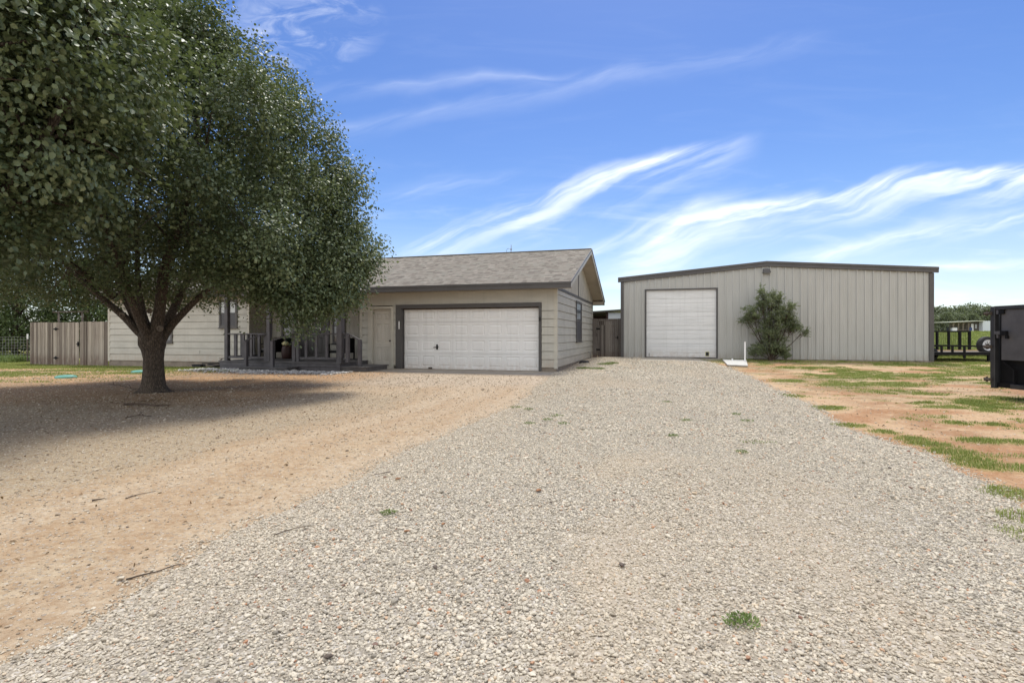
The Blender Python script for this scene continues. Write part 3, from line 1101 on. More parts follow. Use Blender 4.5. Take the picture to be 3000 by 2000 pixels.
# front door
fd = MB()
panel_sheet(fd, -10.36, -9.44, .34, 2.32, .965, [(-10.23, -9.95), (-9.85, -9.57)], [(.47, 1.12), (1.28, 2.16)], .012, .022)
fd.box(-10.36, -9.44, .98, .995, .34, 2.32)
fdo = fd.build('front_door', MAT['trimdark'], house)
h = MB()
h.lathe([(.028, 0), (.012, .01), (.012, .04), (.03, .045), (.03, .07)], (-9.52, .89, 1.25), 12, 'y')
h.build('doorknob', MAT['blackmatte'], fdo, smooth=True)
g_ = MB()
g_.box(-10.58, -10.37, .95, .985, .3, 2.42)
g_.box(-9.43, -9.26, .95, .985, .3, 2.42)
g_.box(-10.37, -9.43, .95, .985, 2.33, 2.42)
g_.build('front_door_frame', MAT['porchgrey'], house, bevel=.003)
g_ = MB()
g_.box(-10.36, -9.44, .93, .964, .30, .335)
g_.build('door_sill', MAT['whitedirty'], house)
g_ = MB()
g_.box(-10.15, -9.62, .945, .96, 1.475, 1.50)
g_.box(-10.09, -10.065, .945, .96, 1.40, 1.90)
g_.box(-9.665, -9.64, .945, .96, 1.40, 1.90)
g_.box(-10.15, -9.62, .945, .96, 1.86, 1.885)
o_ = g_.build('hanging_frame', MAT['white'])
o_.location = HO
o_.rotation_euler = (0, 0, -TH)
tag(o_, 'small white ladder-like frame hung on the dark front door', 'door decoration')
# wall lamp on return wall
# antenna
ant = empty('roof_antenna', HO, -TH, 'thin grey antenna mast with a ring on the roof ridge', 'antenna')
g_ = MB()
g_.tube([(-2.87, 4.6, 4.70), (-2.87, 4.6, 5.05)], .014, 6)
g_.box(-2.90, -2.84, 4.57, 4.63, 4.84, 4.88)
g_.build('mast', MAT['galv'], ant)
g_ = MB()
g_.torus((-2.98, 4.6, 4.80), .10, .008, 'y', 24, 6)
g_.build('ring', MAT['galv'], ant)

# black roof drain block and hose bib at the garage side wall
g_ = MB()
g_.hexa([(.05, 4.2, .03), (.45, 4.15, .03), (.50, 4.75, .03), (.05, 4.8, .03)], [(.10, 4.25, .14), (.40, 4.22, .15), (.42, 4.7, .16), (.10, 4.72, .17)])
o_ = g_.build('splash_block', MAT['blackmatte'], bevel=.03, seg=2)
o_.location = HO
o_.rotation_euler = (0, 0, -TH)
tag(o_, 'low black plastic splash block on the gravel beside the garage side wall', 'splash block')
g_ = MB()
g_.tube([(.0, 7.3, .42), (.12, 7.3, .42), (.14, 7.32, .38), (.14, 7.34, .12)], .018, 8)
g_.build('hose_pipe', MAT['galv'], house, smooth=True)

# ================================================================ PORCH
porch = empty('porch', HO, -TH, 'charcoal painted wooden porch with railings and steps beside the garage', 'porch')
PG = MAT['porchgrey']
g_ = MB()
s_ = -11.95
y_ = -1.74
while y_ < .97:
    g_.box(-11.95 if y_ < -.04 else -12.17, -6.93 if y_ < -.04 else -7.30, y_, min(y_ + .136, .99), .262, .30)
    y_ += .142
g_.build('deck', MAT['deckgrey'], porch, bevel=.003)
g_ = MB()
g_.box(-11.92, -6.97, -1.715, -1.68, .135, .258)
g_.box(-11.92, -6.97, -1.70, -1.66, -.12, .128)
g_.box(-6.995, -6.96, -1.66, -.03, -.1, .258)
g_.box(-11.92, -11.885, -1.66, -.03, -.2, .258)
g_.build('skirt', PG, porch, bevel=.002)
g_ = MB()
g_.box(-10.62, -8.60, -2.28, -1.72, .10, .14)
g_.box(-10.58, -8.64, -2.24, -1.72, -.1, .098)
g_.build('step', MAT['deckgrey'], porch, bevel=.003)
g_ = MB()
g_.box(-6.95, -5.98, -1.72, -.25, .13, .17)
g_.box(-6.955, -6.02, -1.68, -.29, -.08, .128)
g_.build('step', MAT['deckgrey'], porch, bevel=.003)
for s_, wd in ((-11.66, .14), (-9.86, .14), (-8.81, .14), (-7.03, .19)):
    MB().box(s_ - wd / 2, s_ + wd / 2, -1.70, -1.70 + wd, .30, 2.584).build('post', PG, porch, bevel=.005)
for s_, y_, zt_, zb_ in ((-10.42, -2.14, 1.01, .14), (-9.34, -2.14, 1.01, .14), (-6.33, -1.60, 1.06, .17), (-9.98, -1.70, 1.20, .30), (-8.66, -1.70, 1.20, .30), (-6.62 - .12, -1.68, 1.24, .30)):
    MB().box(s_ - .055, s_ + .055, y_, y_ + .11, zb_, zt_).build('newel', PG, porch, bevel=.004)


def rail(p, q_, n, zt=1.25, zb=.42):
    r_ = MB().bar((p[0], p[1], zt), (q_[0], q_[1], zt), .09, .04)
    r_.build('rail', PG, porch, bevel=.003)
    r_ = MB()
    r_.bar((p[0], p[1], zb), (q_[0], q_[1], zb), .04, .07)
    r_.build('rail', PG, porch, bevel=.003)
    for k in range(n):
        f = (k + 1) / (n + 1)
        x_, y_ = p[0] + (q_[0] - p[0]) * f, p[1] + (q_[1] - p[1]) * f
        MB().box(x_ - .045, x_ + .045, y_ - .03, y_ + .03, zb + .03, zt - .02).build('baluster', PG, porch, bevel=.003)


rail((-11.59, -1.65), (-9.93, -1.65), 4)
rail((-8.74, -1.65), (-7.12, -1.65), 3)
rail((-6.93, -1.62), (-6.79, -1.62), 0)
rail((-11.66, -1.56), (-11.66, -.05), 4)
g_ = MB()
g_.bar((-9.93, -1.66, 1.27), (-10.40, -2.16, 1.02), .08, .045)
g_.build('handrail', PG, porch, bevel=.003)
g_ = MB()
g_.bar((-8.75, -1.66, 1.27), (-9.32, -2.16, 1.02), .08, .045)
g_.build('handrail', PG, porch, bevel=.003)
g_ = MB()
g_.bar((-6.78, -1.62, 1.27), (-6.33, -1.56, 1.05), .08, .045)
g_.build('handrail', PG, porch, bevel=.003)


def hloc(s_, w_, z_=0.0):
    c, s2 = math.cos(TH), math.sin(TH)
    return (HO[0] + s_ * c + w_ * s2, HO[1] - s_ * s2 + w_ * c, z_)


def make_chair():
    c = empty('porch_chair', (0, 0, 0), 0, 'black porch armchair left of the potted barrel, patterned pillow on it', 'chair')
    K = MAT['black']
    for x_, y_ in ((-.33, -.30), (-.33, .30), (.33, -.30), (.33, .30)):
        MB().box(x_ - .022, x_ + .022, y_ - .022, y_ + .022, 0, .56 if x_ < 0 else .78).build('leg', K, c, bevel=.003)
    MB().box(-.33, .33, -.28, .28, .24, .33).build('seat', K, c, bevel=.006)
    g2 = MB()
    g2.hexa([(.26, -.28, .33), (.31, -.28, .33), (.31, .28, .33), (.26, .28, .33)], [(.34, -.28, .80), (.39, -.28, .80), (.39, .28, .80), (.34, .28, .80)])
    g2.build('backrest', K, c, bevel=.006)
    for y_ in (-.30, .30):
        MB().box(-.37, .35, y_ - .03, y_ + .03, .55, .58).build('armrest', K, c, bevel=.004)
    MB().box(-.32, .27, -.26, .26, .333, .40).build('cushion', MAT['cushion'], c, bevel=.02, seg=2)
    return c


def pillow_mat():
    mt, t, b, o = new_mat('lattice_pillow_fabric')
    tc = t.node('ShaderNodeTexCoord').outputs['Object']
    _, a, c = t.sep(tc)
    k = 62.0
    u = t.m('ABSOLUTE', t.m('SINE', t.m('MULTIPLY', t.m('ADD', a, c), k)))
    v = t.m('ABSOLUTE', t.m('SINE', t.m('MULTIPLY', t.m('SUBTRACT', a, c), k)))
    f = t.mapr(t.m('MULTIPLY', u, v), .35, .5, 0, 1)
    t.put(b.inputs['Base Color'], t.mix(f, (.66, .63, .55), (.035, .035, .035)))
    b.inputs['Roughness'].default_value = .9
    return mt


PM = pillow_mat()


def make_pillow(label):
    n = 12
    vs, fs = [], []
    for sg in (-1, 1):
        b0 = len(vs)
        for i in range(n + 1):
            for j in range(n + 1):
                u, v = i / n * 2 - 1, j / n * 2 - 1
                th = .075 * ((1 - u * u) * (1 - v * v)) ** .45
                pin = 1 - .07 * (1 - abs(u * v)) * (abs(u) ** 3 + abs(v) ** 3) / 2
                vs.append((sg * th, u * .22 * pin, v * .22 * pin))
        for i in range(n):
            for j in range(n):
                a = b0 + i * (n + 1) + j
                fs.append((a, a + 1, a + n + 2, a + n + 1))
    m_ = MB().add(vs, fs)
    o = m_.build('pillow', PM, smooth=True)
    return tag(o, label, 'pillow', 'patterned pillows on the porch chairs')


chair = make_chair()
p = hloc(-11.35, .20, .30)
chair.location = p
chair.rotation_euler = (0, 0, -TH + R(12))
chair['group'] = 'black porch chairs'
ch2 = copy_tree(chair)
ch2.location = hloc(-8.25, .28, .30)
ch2.rotation_euler = (0, 0, -TH - R(6))
ch2['label'] = 'black porch armchair right of the front door, nearest the garage'
for cc, lab in ((chair, 'black and white lattice pillow on the left porch chair'), (ch2, 'black and white lattice pillow on the right porch chair near the garage')):
    pl = make_pillow(lab)
    a = cc.rotation_euler[2]
    off = Vector((.20, -.02, .625))
    off.rotate(Matrix.Rotation(a, 3, 'Z'))
    pl.location = Vector(cc.location) + off
    pl.rotation_euler = (0, R(12), a - R(22))
    pl.location.x -= .02
# barrel side table, bowl, agave
bt = MB()
prof = [(.145, 0), (.165, .06), (.185, .16), (.19, .25), (.185, .34), (.165, .44), (.145, .50), (.14, .50), (.0001, .502)]
bt.lathe(prof, (0, 0, 0), 28)
o_ = bt.build('barrel_table', M('woven_barrel', (.060, .022, .016), .5, .4, 6, (8, 8, 14), .004, 12), smooth=True)
o_.location = hloc(-10.55, .10, .30)
tag(o_, 'dark reddish barrel shaped side table beside the left porch chair', 'side table')
bw = MB()
bw.lathe([(.05, 0), (.11, .03), (.135, .09), (.12, .10), (.09, .14), (.04, .165), (.0001, .17)], (0, 0, 0), 24)
o_ = bw.build('bowl', MAT['yellow'], smooth=True)
o_.location = hloc(-10.58, .07, .803)
tag(o_, 'cream yellow lidded bowl on the barrel side table', 'bowl')
ag = empty('agave_plant', hloc(-10.85, .62, .30), 0, 'dark spiky potted agave behind the barrel table on the porch', 'potted plant')
MB().lathe([(.13, 0), (.15, .1), (.19, .5), (.21, .62), (.19, .63), (.0001, .60)], (0, 0, 0), 20).build('pot', MAT['blackmatte'], ag, smooth=True)
rng = random.Random(5)
g_ = MB()
for k in range(26):
    a = k * 2.4
    tl = rng.uniform(.25, .9)
    l_ = rng.uniform(.32, .45)
    d = Vector((math.cos(a) * math.sin(tl), math.sin(a) * math.sin(tl), math.cos(tl)))
    sdv = d.cross(Vector((0, 0, 1))).normalized()
    b0 = Vector((0, 0, .58))
    m1 = b0 + d * l_ * .5
    tp = b0 + d * l_ + Vector((0, 0, -.04 * tl))
    nn = sdv.cross(d)
    g_.add([b0 - sdv * .02, b0 + sdv * .02, m1 + sdv * .024, tp, m1 - sdv * .024, m1 - nn * .012, b0 - nn * .012],
           [(0, 1, 2, 4), (4, 2, 3), (0, 6, 5, 4), (6, 1, 2, 5), (4, 5, 3), (5, 2, 3)])
g_.build('leaves', MAT['plantdark'], ag)

# concrete apron in front of the garage
ap = MB()
c_, s2_ = math.cos(TH), math.sin(TH)
ap.hexa([(-7.2, -1.55, -.2), (.05, -1.35, -.2), (.12, .0, -.2), (-7.2, .0, -.2)], [(-7.2, -1.55, .002), (.05, -1.35, .002), (.12, .011, .012), (-7.2, .011, .012)])
o_ = ap.build('garage_apron', MAT['concrete'], bevel=.01)
o_.location = HO
o_.rotation_euler = (0, 0, -TH)
tag(o_, kind='structure')

# ================================================================ SHOP BUILDING
SO = (5.20, 25.0, 0)
shop = empty('shop_building', SO, -TH, 'large light grey ribbed metal shop building with dark trim and roll-up door', 'metal building')
W_ = 12.54


def shop_top(s_):
    return 3.92 + (4.46 - 3.92) * s_ / 6.3 if s_ < 6.3 else 4.46 + (3.97 - 4.46) * (s_ - 6.3) / (W_ - 6.3)


brk = []
k = 0
s_ = .05
while s_ < W_:
    for ds, yy_ in ((-.034, 0), (-.024, -.044), (.020, -.044), (.030, 0), (.110, 0), (.116, -.010), (.132, -.010), (.138, 0), (.190, 0), (.196, -.010), (.212, -.010), (.218, 0)):
        q_ = s_ + ds
        if .0 <= q_ <= W_: brk.append((q_, yy_))
    s_ += .305


def prof_y(q_):
    return float(np.interp(q_, [b[0] for b in brk], [b[1] for b in brk]))


D0, D1, DT = 1.10, 4.28, 3.32
cuts = sorted(set([b[0] for b in brk] + [0, D0, D1, 6.3, W_]))
wl = MB()
for a, b in zip(cuts[:-1], cuts[1:]):
    if b - a < 1e-4: continue
    mid = (a + b) / 2
    z0 = DT if D0 < mid < D1 else .155
    ya, yb = prof_y(a), prof_y(b)
    wl.add([(a, ya, z0), (b, yb, z0), (b, yb, shop_top(b) - .1), (a, ya, shop_top(a) - .1)], [(0, 1, 2, 3)])
wl.build('front_wall', MAT['panel'], shop)
g_ = MB()
g_.box(0, .04, .04, 15, .155, 3.85)
g_.box(W_ - .04, W_, .04, 15, .155, 3.88)
g_.box(.05, W_ - .05, 14.95, 15, .155, 3.85)
g_.build('side_wall', MAT['panel'], shop)
g_ = MB()
g_.hexa([(-.14, -.10, 3.90), (6.3, -.10, 4.44), (6.3, 15.1, 4.44), (-.14, 15.1, 3.90)], [(-.14, -.10, 3.925), (6.3, -.10, 4.465), (6.3, 15.1, 4.465), (-.14, 15.1, 3.925)])
g_.hexa([(6.3, -.10, 4.44), (W_ + .16, -.10, 3.95), (W_ + .16, 15.1, 3.95), (6.3, 15.1, 4.44)], [(6.3, -.10, 4.465), (W_ + .16, -.10, 3.975), (W_ + .16, 15.1, 3.975), (6.3, 15.1, 4.465)])
g_.build('roof', MAT['metalwhite'], shop)
g_ = MB()
for a, za, b, zb_ in ((-.15, 3.935, 6.3, 4.475), (6.3, 4.475, W_ + .17, 3.985)):
    for dy0, dy1, zo, zh in ((-.13, -.101, 0, .10), (-.105, -.035, -.10, .13)):
        g_.hexa([(a, dy0, za + zo - zh), (b, dy0, zb_ + zo - zh), (b, dy1, zb_ + zo - zh), (a, dy1, za + zo - zh)],
                [(a, dy0, za + zo), (b, dy0, zb_ + zo), (b, dy1, zb_ + zo), (a, dy1, za + zo)])
g_.build('rake_trim', MAT['trimdark'], shop, bevel=.003)
MB().box(-.03, .115, -.05, .1, .15, 3.74).build('corner_trim', MAT['trimdark'], shop, bevel=.004)
MB().box(W_ - .14, W_ + .03, -.05, .1, .15, 3.76).build('corner_trim', MAT['trimdark'], shop, bevel=.004)
g_ = MB()
g_.box(1.08, 1.155, -.05, .14, .15, 3.30)
g_.box(4.225, 4.30, -.05, .14, .15, 3.30)
g_.box(1.08, 4.30, -.05, .14, 3.30, 3.355)
g_.build('door_trim', MAT['trimdark'], shop, bevel=.003)
g_ = MB()
g_.box(-.02, D0, .0, .3, -.3, .15)
g_.box(D1, W_ + .03, .0, .3, -.3, .15)
g_.box(-.02, D0, -.02, .0, -.3, .12)
g_.box(D1, W_ + .03, -.02, .0, -.3, .12)
g_.build('foundation', MAT['found'], shop)
# roll-up door, sections with ridges
dd = MB()
prof = []
z0 = .185
H = 3.30 - z0
sec = H / 5
for k in range(5):
    b = z0 + k * sec
    for dz, dy in ((0, .095), (.012, .095), (.016, .055), (.20, .055), (.204, .082), (.220, .082), (.224, .055)):
        prof.append((b + dz, dy))
    for j in range(5):
        m0 = b + .27 + j * .062
        for dz, dy in ((0, .055), (.008, .048), (.022, .048), (.030, .055)):
            prof.append((m0 + dz, dy))
    prof.append((b + sec - .004, .055))
    prof.append((b + sec - .001, .095))
for (za, ya), (zb_, yb) in zip(prof[:-1], prof[1:]):
    dd.add([(1.155, ya, za), (4.225, ya, za), (4.225, yb, zb_), (1.155, yb, zb_)], [(0, 1, 2, 3)])
dd.box(1.14, 4.24, .075, .12, .17, 3.32)
ddo = dd.build('rollup_door', MAT['rolldoor'], shop)
g_ = MB()
g_.box(3.76, 3.93, .035, .054, .25, .265)
g_.box(3.76, 3.93, .035, .054, .435, .45)
g_.box(3.76, 3.777, .035, .054, .265, .435)
g_.box(3.913, 3.93, .035, .054, .265, .435)
pf = g_.build('pet_door', MAT['yellow'], ddo)
MB().box(3.777, 3.913, .045, .0535, .265, .435).build('flap', MAT['blackmatte'], pf)
MB().box(1.27, 1.29, .03, .054, .22, .36).build('door_handle', MAT['blackmatte'], ddo)
MB().box(1.155, 4.225, .045, .075, .155, .184).build('bottom_seal', MAT['blackmatte'], ddo)
# wall light
g_ = MB()
g_.hexa([(6.12, -.20, 3.95), (6.46, -.20, 3.95), (6.44, -.03, 3.95), (6.14, -.03, 3.95)], [(6.16, -.16, 4.12), (6.42, -.16, 4.12), (6.42, -.03, 4.14), (6.16, -.03, 4.14)])
lt = g_.build('wall_lamp', MAT['trimdark'], shop, bevel=.01)
MB().box(6.16, 6.42, -.18, -.04, 3.935, 3.949).build('lens', MAT['glass'], lt)
# shop apron
g_ = MB()
g_.hexa([(.95, -2.6, -.1), (4.55, -2.75, -.1), (4.35, -.02, -.1), (1.1, -.02, -.1)], [(.95, -2.6, .075), (4.55, -2.75, .065), (4.35, -.02, .155), (1.1, -.02, .155)])
o_ = g_.build('shop_apron', MAT['concrete'], bevel=.01)
o_.location = SO
o_.rotation_euler = (0, 0, -TH)
tag(o_, kind='structure')

# ================================================================ GATE BETWEEN HOUSE AND SHOP
gate = empty('wooden_gate', HO, -TH, 'weathered grey wooden gate between the garage and the metal shop', 'gate')
g_ = MB()
bw_ = .098
x_ = .27
k = 0
while x_ < 1.22:
    if k < 4:
        g_.box(x_, x_ + bw_ - .004, 9.0, 9.02, .14, 1.70)
        g_.box(x_ + (.014 if k else 0), x_ + bw_ - .016, 9.0, 9.02, 1.70, 1.90)
    else:
        g_.box(x_, x_ + bw_ - .004, 9.0, 9.02, .14 + .006 * (k % 3), 1.90)
    x_ += bw_
    k += 1
g_.box(.27, 1.24, 9.021, 9.05, .30, .39)
g_.box(.27, 1.24, 9.021, 9.05, 1.60, 1.69)
gp = g_.build('gate_boards', MAT['gatewood'], gate)
MB().box(.26, 1.245, 8.975, 9.0, 1.90, 2.0).build('top_rail', MAT['gatewood'], gate)
g_ = MB()
g_.box(.04, .14, 8.99, 9.03, .08, 2.01)
g_.box(.145, .255, 8.985, 9.03, .08, 2.01)
g_.build('gate_post', MAT['gatewood'], gate)
g_ = MB()
g_.box(1.25, 1.34, 8.985, 9.03, .08, 2.01)
g_.box(1.345, 1.45, 8.99, 9.03, .08, 2.01)
g_.build('gate_post', MAT['gatewood'], gate)
for zz in (1.52, .50):
    MB().box(.22, .26, 8.968, 8.984, zz - .05, zz + .05).box(.27, .40, 8.985, 8.998, zz - .035, zz + .035).build('hinge', MAT['black'], gate)
MB().box(.235, .25, 8.965, 8.984, 1.15, 1.30).build('handle', MAT['black'], gate)
MB().box(1.13, 1.29, 8.965, 8.984, 1.08, 1.11).box(1.22, 1.26, 8.95, 8.983, 1.02, 1.17).build('latch', MAT['black'], gate)

# lean-to behind the gate
ln = empty('lean_to_shed', HO, -TH, 'low open shed roof behind the wooden gate, dark red inside, white end panel', 'shed')
g_ = MB()
g_.hexa([(-3.0, 11.8, 2.28), (1.9, 11.8, 2.56), (1.9, 15, 2.44), (-3.0, 15, 2.16)], [(-3.0, 11.8, 2.36), (1.9, 11.8, 2.64), (1.9, 15, 2.52), (-3.0, 15, 2.24)])
g_.build('roof', MAT['trimdark'], ln)
MB().box(-3.0, .48, 14.6, 14.7, .1, 2.4).build('back_wall', MAT['redwood'], ln)
MB().box(.5, 1.9, 12.0, 12.04, .1, 2.43).build('end_panel', MAT['metalwhite'], ln)
MB().box(.40, .49, 11.95, 12.04, .1, 2.44).build('post', MAT['redwood'], ln)
MB().box(-2.9, -2.8, 11.95, 12.05, .1, 2.28).build('post', MAT['redwood'], ln)

# ================================================================ LEFT FENCE
fence = empty('board_fence', HO, -TH, 'weathered vertical board fence with gate at the left end of the house', 'fence')
rng = random.Random(9)


def boards(mb, a, b, y, z0, z1):
    x_ = a
    while x_ < b - .01:
        wd = min(rng.uniform(.085, .10), b - x_)
        zt = z1 + rng.uniform(-.008, .012)
        mb.box(x_, x_ + wd - .004, y + rng.uniform(-.004, .004), y + .02, z0 + rng.uniform(-.02, .02), zt)
        if rng.random() < .4:
            mb.box(x_ + wd - .03, x_ + wd + .03, y - .018, y - .006, z0, zt - .01)
        x_ += wd
    return mb


boards(MB(), -24.25, -22.62, 0, -.14, 1.78).build('fence_panel', MAT['fence'], fence)
gt = boards(MB(), -22.60, -21.24, -.01, -.10, 1.77).build('fence_gate', MAT['fence'], fence)
boards(MB(), -21.20, -19.56, 0, -.14, 1.79).build('fence_panel', MAT['fence'], fence)
MB().box(-24.3, -19.56, .021, .06, 1.45, 1.54).box(-24.3, -19.56, .021, .06, .2, .29).build('fence_rail', MAT['fence'], fence)
for s_ in (-24.3, -22.61, -21.22):
    MB().box(s_ - .045, s_ + .045, .061, .15, -.3, 1.72).build('fence_post', MAT['fence'], fence)
for zz in (1.48, .20):
    h = MB()
    h.add([(-22.80, -.03, zz), (-22.68, -.03, zz + .03), (-22.61, -.03, zz + .075), (-22.55, -.03, zz + .03), (-22.42, -.03, zz), (-22.55, -.03, zz - .03), (-22.61, -.03, zz - .075), (-22.68, -.03, zz - .03),
           (-22.80, -.018, zz), (-22.68, -.018, zz + .03), (-22.61, -.018, zz + .075), (-22.55, -.018, zz + .03), (-22.42, -.018, zz), (-22.55, -.018, zz - .03), (-22.61, -.018, zz - .075), (-22.68, -.018, zz - .03)],
          [(0, 1, 2, 3, 4, 5, 6, 7), tuple(range(15, 7, -1))] + [(i, (i + 1) % 8, 8 + (i + 1) % 8, 8 + i) for i in range(8)])
    h.build('hinge', MAT['black'], gt)
MB().box(-21.36, -21.18, -.035, -.018, .80, .84).box(-21.28, -21.22, -.05, -.02, .72, .92).build('latch', MAT['black'], gt)

# wire fence farther left
wf = empty('wire_fence', (0, 0, 0), 0, 'low galvanised wire mesh fence left of the board fence', 'fence')
g_ = MB()
WY = 26.0
for k in range(9):
    z_ = .02 + k * .14 - .12
    g_.bar((-42, WY, z_ + .1), (-23.7, WY, z_ + .1), .008, .008)
x_ = -42.0
while x_ < -23.7:
    g_.bar((x_, WY, -.02), (x_, WY, 1.10), .006, .006, up=(0, 1, 0))
    x_ += .15
g_.build('wire_mesh', MAT['galv'], wf)
for x_ in (-23.95, -27.5, -31, -34.5, -38):
    MB().box(x_ - .02, x_ + .02, WY - .03, WY + .01, -.3, 1.1).build('fence_post', MAT['rust'], wf)
    if x_ > -24: MB().box(x_ - .025, x_ + .025, WY - .035, WY + .015, 1.02, 1.27).build('post_cap', MAT['white'], wf)
# pipe frame behind the fence
pf_ = empty('clothesline_frame', (0, 0, 0), 0, 'rusty pipe clothesline frame rising behind the board fence', 'clothesline')
MB().tube([(-26.2, 30, 2.52), (-24.2, 30, 2.54)], .04, 10).build('crossbar', MAT['rust'], pf_, smooth=True)
MB().tube([(-25.87, 30, -.2), (-25.87, 30, 2.5)], .045, 10).build('post', MAT['rust'], pf_, smooth=True)
MB().tube([(-24.52, 30, -.2), (-24.52, 30, 2.5)], .045, 10).build('post', MAT['rust'], pf_, smooth=True)

# ================================================================ SMALL THINGS
# slab lid and stand pipe by the shrub
g_ = MB()
A, B, C, D = (8.15, 19.9), (8.75, 19.5), (9.85, 22.1), (9.0, 22.5)
g_.hexa([(p[0], p[1], gz1(*p) + .02) for p in (A, B, C, D)], [(p[0], p[1], gz1(*p) + .075) for p in (A, B, C, D)])
o_ = g_.build('slab_lid', MAT['whitedirty'], bevel=.01)
tag(o_, 'flat white painted slab lid lying at the corner of the shop apron', 'lid')
g_ = MB()
g_.tube([(9.44, 21.3, .05), (9.44, 21.3, .90)], .030, 12)
g_.tube([(9.44, 21.3, .90), (9.44, 21.3, .94)], .036, 12)
o_ = g_.build('standpipe', MAT['pvc'], smooth=False)
tag(o_, 'thin white vertical plastic pipe standing left of the shrub', 'pipe')
g_ = MB()
g_.tube([(9.05, 21.6, .10), (9.05, 21.6, .24)], .03, 10)
o_ = g_.build('pipe_stub', MAT['pvc'])
tag(o_, 'short white pipe stub on the slab lid near the shrub', 'pipe')
# teal covers in the lawn
for (x_, y_, lab) in ((-12.6, 14.85, 'teal plastic valve cover in the lawn, the nearer one'), (-11.95, 16.9, 'teal plastic valve cover in the lawn beside the tree trunk, farther one')):
    o_ = MB().lathe([(.24, -.05), (.25, .035), (.22, .06), (.15, .075), (.0001, .085)], (0, 0, 0), 20).build('valve_cover', MAT['teal'], smooth=True)
    o_.location = (x_, y_, gz1(x_, y_))
    tag(o_, lab, 'valve cover', 'teal valve covers in the lawn')
# black box, hoses by the house wall
g_ = MB()
g_.box(-.22, .22, -.12, .12, 0, .11)
g_.box(-.235, .235, -.135, .135, .112, .135)
o_ = g_.build('meter_box', MAT['blackmatte'], bevel=.01)
o_.location = hloc(-14.3, -.35, -.08)
o_.rotation_euler = (0, 0, -TH)
tag(o_, 'small black ground box against the house foundation', 'utility box')
g_ = MB()
rng = random.Random(3)
pts = []
for k in range(110):
    a = k * .32
    r_ = .26 + .07 * math.sin(k * .13) + .03 * math.sin(k * .7)
    pts.append((r_ * math.cos(a) * 1.5 + .1 * math.sin(k * .05), r_ * math.sin(a), .02 + .0016 * k + .02 * math.sin(k * .4)))
for k in range(30):
    pts.append((-.4 + k * .06, -.2 - .1 * math.sin(k * .25), .02))
g_.tube(pts, .014, 6)
g_.tube([(-.1, .25, 0), (-.1, .27, .25), (-.05, .25, .34), (.12, .2, .36), (.2, .1, .25), (.22, .0, .1)], .016, 6)
o_ = g_.build('garden_hose', MAT['blackmatte'], smooth=True)
o_.location = hloc(-12.9, -.75, -.04)
tag(o_, 'coiled black garden hose on the ground left of the porch', 'hose')

# ================================================================ DUMP TRAILER AT THE RIGHT EDGE
ang = math.atan2(-.995, .1)
dt = empty('dump_trailer', (9.17, 10.0, gz1(9.2, 9.8)), ang, 'tall dark grey dump trailer cut off at the right edge of the photo', 'trailer')
# local: x along the side towards the camera, +y = away to the right? (left-hand side faces -y)
DG, BK = MAT['dgrey'], MAT['black']
Lt = 3.6
g_ = MB()
g_.box(.12, Lt, .02, .05, .74, 1.68)
g_.build('side_panel', MAT['grey'], dt)
g_ = MB()
g_.box(.03, Lt, .03, 1.95, .22, .30)
g_.box(.03, Lt, .10, .13, .30, 1.70)
g_.box(.03, Lt, 1.9, 1.95, .22, 1.70)
g_.box(Lt - .03, Lt, .05, 1.9, .3, 1.7)
g_.build('body', BK, dt)
g_ = MB()
g_.box(0, Lt, -.01, .06, 1.685, 1.755)
g_.box(0, Lt, 1.9, 1.97, 1.685, 1.755)
g_.build('top_rail', DG, dt, bevel=.006)
g_ = MB()
g_.box(-.05, .03, -.02, .07, .20, 1.75)
g_.build('corner_post', DG, dt, bevel=.006)
g_ = MB()
g_.box(-.075, -.053, .0, 1.95, .28, 1.74)
g_.build('tailgate', DG, dt, bevel=.004)
for zz in (1.62, .985, .36):
    g_ = MB()
    g_.box(-.15, -.02, -.055, -.022, zz - .03, zz + .03)
    g_.tube([(-.10, -.04, zz - .05), (-.10, -.04, zz + .05)], .018, 8)
    g_.tube([(-.13, -.06, zz), (-.03, -.06, zz)], .014, 8)
    g_.build('hinge', MAT['rust'], dt)
g_ = MB()
g_.box(.03, .15, -.035, -.0, 1.22, 1.28)
g_.box(.07, .10, -.03, .0, 1.15, 1.22)
lb_ = g_.build('latch', MAT['grey'], dt)
MB().box(.152, .26, -.05, .0, 1.20, 1.285).box(.235, .275, -.04, .0, 1.14, 1.20).build('latch_pin', BK, lb_)
MB().box(.045, .09, -.01, .018, 1.60, 1.68).build('tab', MAT['grey'], dt)
MB().box(.09, .19, -.012, .018, 1.60, 1.68).build('tab', BK, dt)
g_ = MB()
g_.bar((.13, .05, .70), (.32, .05, .56), .02, .03)
g_.box(.31, .34, .03, .08, .30, .57)
g_.box(.12, .33, .035, .07, .29, .32)
g_.build('brace', BK, dt)
g_ = MB()
g_.box(.30, Lt, -.01, .09, .215, .30)
g_.build('fender_rail', DG, dt, bevel=.005)


